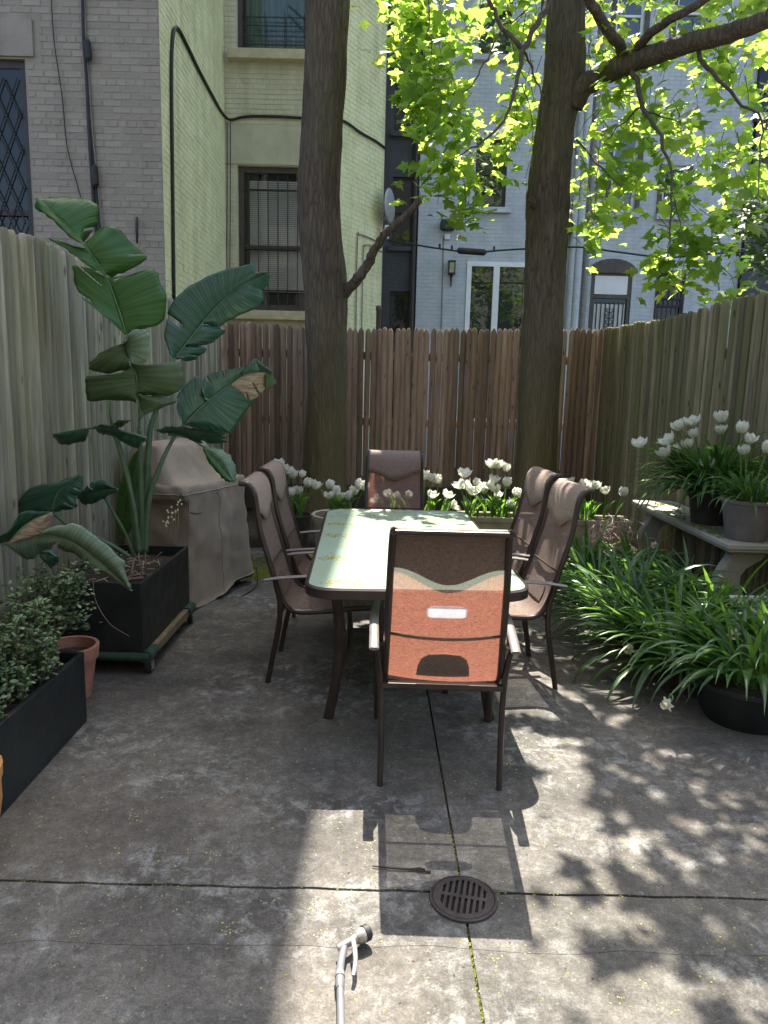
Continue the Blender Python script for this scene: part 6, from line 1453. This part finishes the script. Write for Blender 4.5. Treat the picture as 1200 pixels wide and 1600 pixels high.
o = MB().box((at(1055, 850, 6.3).x, 6.3, 0.25), (0.035, 0.03, 0.5)).build('wood_stake', 'fence_right', bevel=0.003); tag(o, 'thin wooden stake standing under the bench', 'stake')

# ================================================================== patio floor: drain, hose, twig
dn = thing('drain_cover', 'round cast iron drain cover with slots in the patio', 'drain', (0.274, 2.018, 0)); DC = Vector((0.274, 2.018, 0))
MB().lathe([(0.083, 0.0025), (0.001, 0.0025)], DC, 32, cap_b=False).build('drain_dark_disc', 'black', dn)  # flat black disc: the shade of a pit is painted, no hole below
MB().lathe([(0.106, 0.001), (0.104, 0.007), (0.098, 0.009), (0.096, 0.006), (0.093, 0.009), (0.076, 0.010), (0.076, 0.003)], DC, 48, cap_b=False).build('rim', 'drain', dn, smooth='auto')
ra = R(-12); cr_, sr_ = math.cos(ra), math.sin(ra)
for k in range(9):
    u = -0.072 + k * 0.018; hl = math.sqrt(max(0, 0.079 ** 2 - u * u))
    for s in (-1, 1):
        if k % 1 == 0:
            c = Vector((u, s * (0.006 + (hl - 0.006) / 2), 0.0065)); c = Vector((c.x * cr_ - c.y * sr_, c.x * sr_ + c.y * cr_, c.z)); MB().box(DC + c, (0.0095, max(0.004, hl - 0.006), 0.007), rz=ra).build('grate_bar', 'drain', dn)
MB().box(DC + Vector((0, 0, 0.0065)), (0.152, 0.014, 0.0078), rz=ra).build('grate_bar', 'drain', dn)
hz = lambda px, py, z: gr(px, py, z)
hs = thing('garden_hose', 'grey garden hose end with a metal spray nozzle lying on the patio', 'hose', (hz(531, 1560, 0).x, hz(531, 1560, 0).y, 0))
P_ = smooth_path([hz(548, 1900, 0.016), hz(537, 1700, 0.016), hz(533, 1610, 0.017), hz(532, 1560, 0.02), hz(531, 1532, 0.024)], 5); MB().tube(P_, 0.0098, 12).build('hose', 'hose', hs, smooth=True)
MB().tube([hz(531, 1545, 0.022), hz(531, 1538, 0.023), hz(531, 1530, 0.024), hz(531, 1526, 0.024)], [0.0105, 0.0125, 0.0125, 0.011], 14).build('coupling', 'hose', hs, smooth='auto')
MB().tube([hz(531, 1527, 0.024), hz(531, 1520, 0.024)], 0.0135, 14).build('collar', 'chrome', hs, smooth='auto')
MB().tube(smooth_path([hz(531, 1520, 0.024), hz(533, 1502, 0.027), hz(536, 1488, 0.030), hz(538, 1478, 0.032)], 4), [0.0105] * 13, 14).build('grip', 'hose', hs, smooth='auto')
MB().tube(smooth_path([hz(528, 1482, 0.032), hz(537, 1477, 0.034), hz(548, 1471, 0.036), hz(556, 1466, 0.036)], 4), lerp_list([0.009, 0.011, 0.010, 0.014], 13), 14).build('nozzle_body', 'chrome', hs, smooth='auto')
MB().tube([hz(556, 1467, 0.036), hz(560, 1464, 0.036), hz(566, 1461, 0.036), hz(569, 1459, 0.036)], [0.014, 0.020, 0.021, 0.019], 18).build('nozzle_head', 'chrome', hs, smooth='auto')
MB().tube([hz(568, 1459.5, 0.036), hz(575, 1456, 0.036), hz(577, 1455, 0.036)], [0.0225, 0.0225, 0.018], 18).build('nozzle_ring', 'rubber', hs, smooth='auto')
MB().tube(smooth_path([hz(552, 1469, 0.046), hz(555, 1488, 0.044), hz(555, 1506, 0.036), hz(552, 1524, 0.028)], 4), lerp_list([0.007, 0.0065, 0.005], 13), 10, flat=0.6).build('lever', 'chrome', hs, smooth='auto')
mb = MB(); mb.tube(smooth_path([gr(582, 1353, 0.006), gr(610, 1356, 0.008), gr(640, 1358, 0.006), gr(673, 1362, 0.006)], 4), lerp_list([0.0022, 0.0035, 0.004], 13), 6); mb.tube([gr(640, 1358, 0.007), gr(655, 1356, 0.012), gr(664, 1358, 0.012)], 0.0025, 5)
tag(mb.build('twig', 'debris', smooth=True), 'thin dark twig lying on the patio above the drain cover', 'twig')
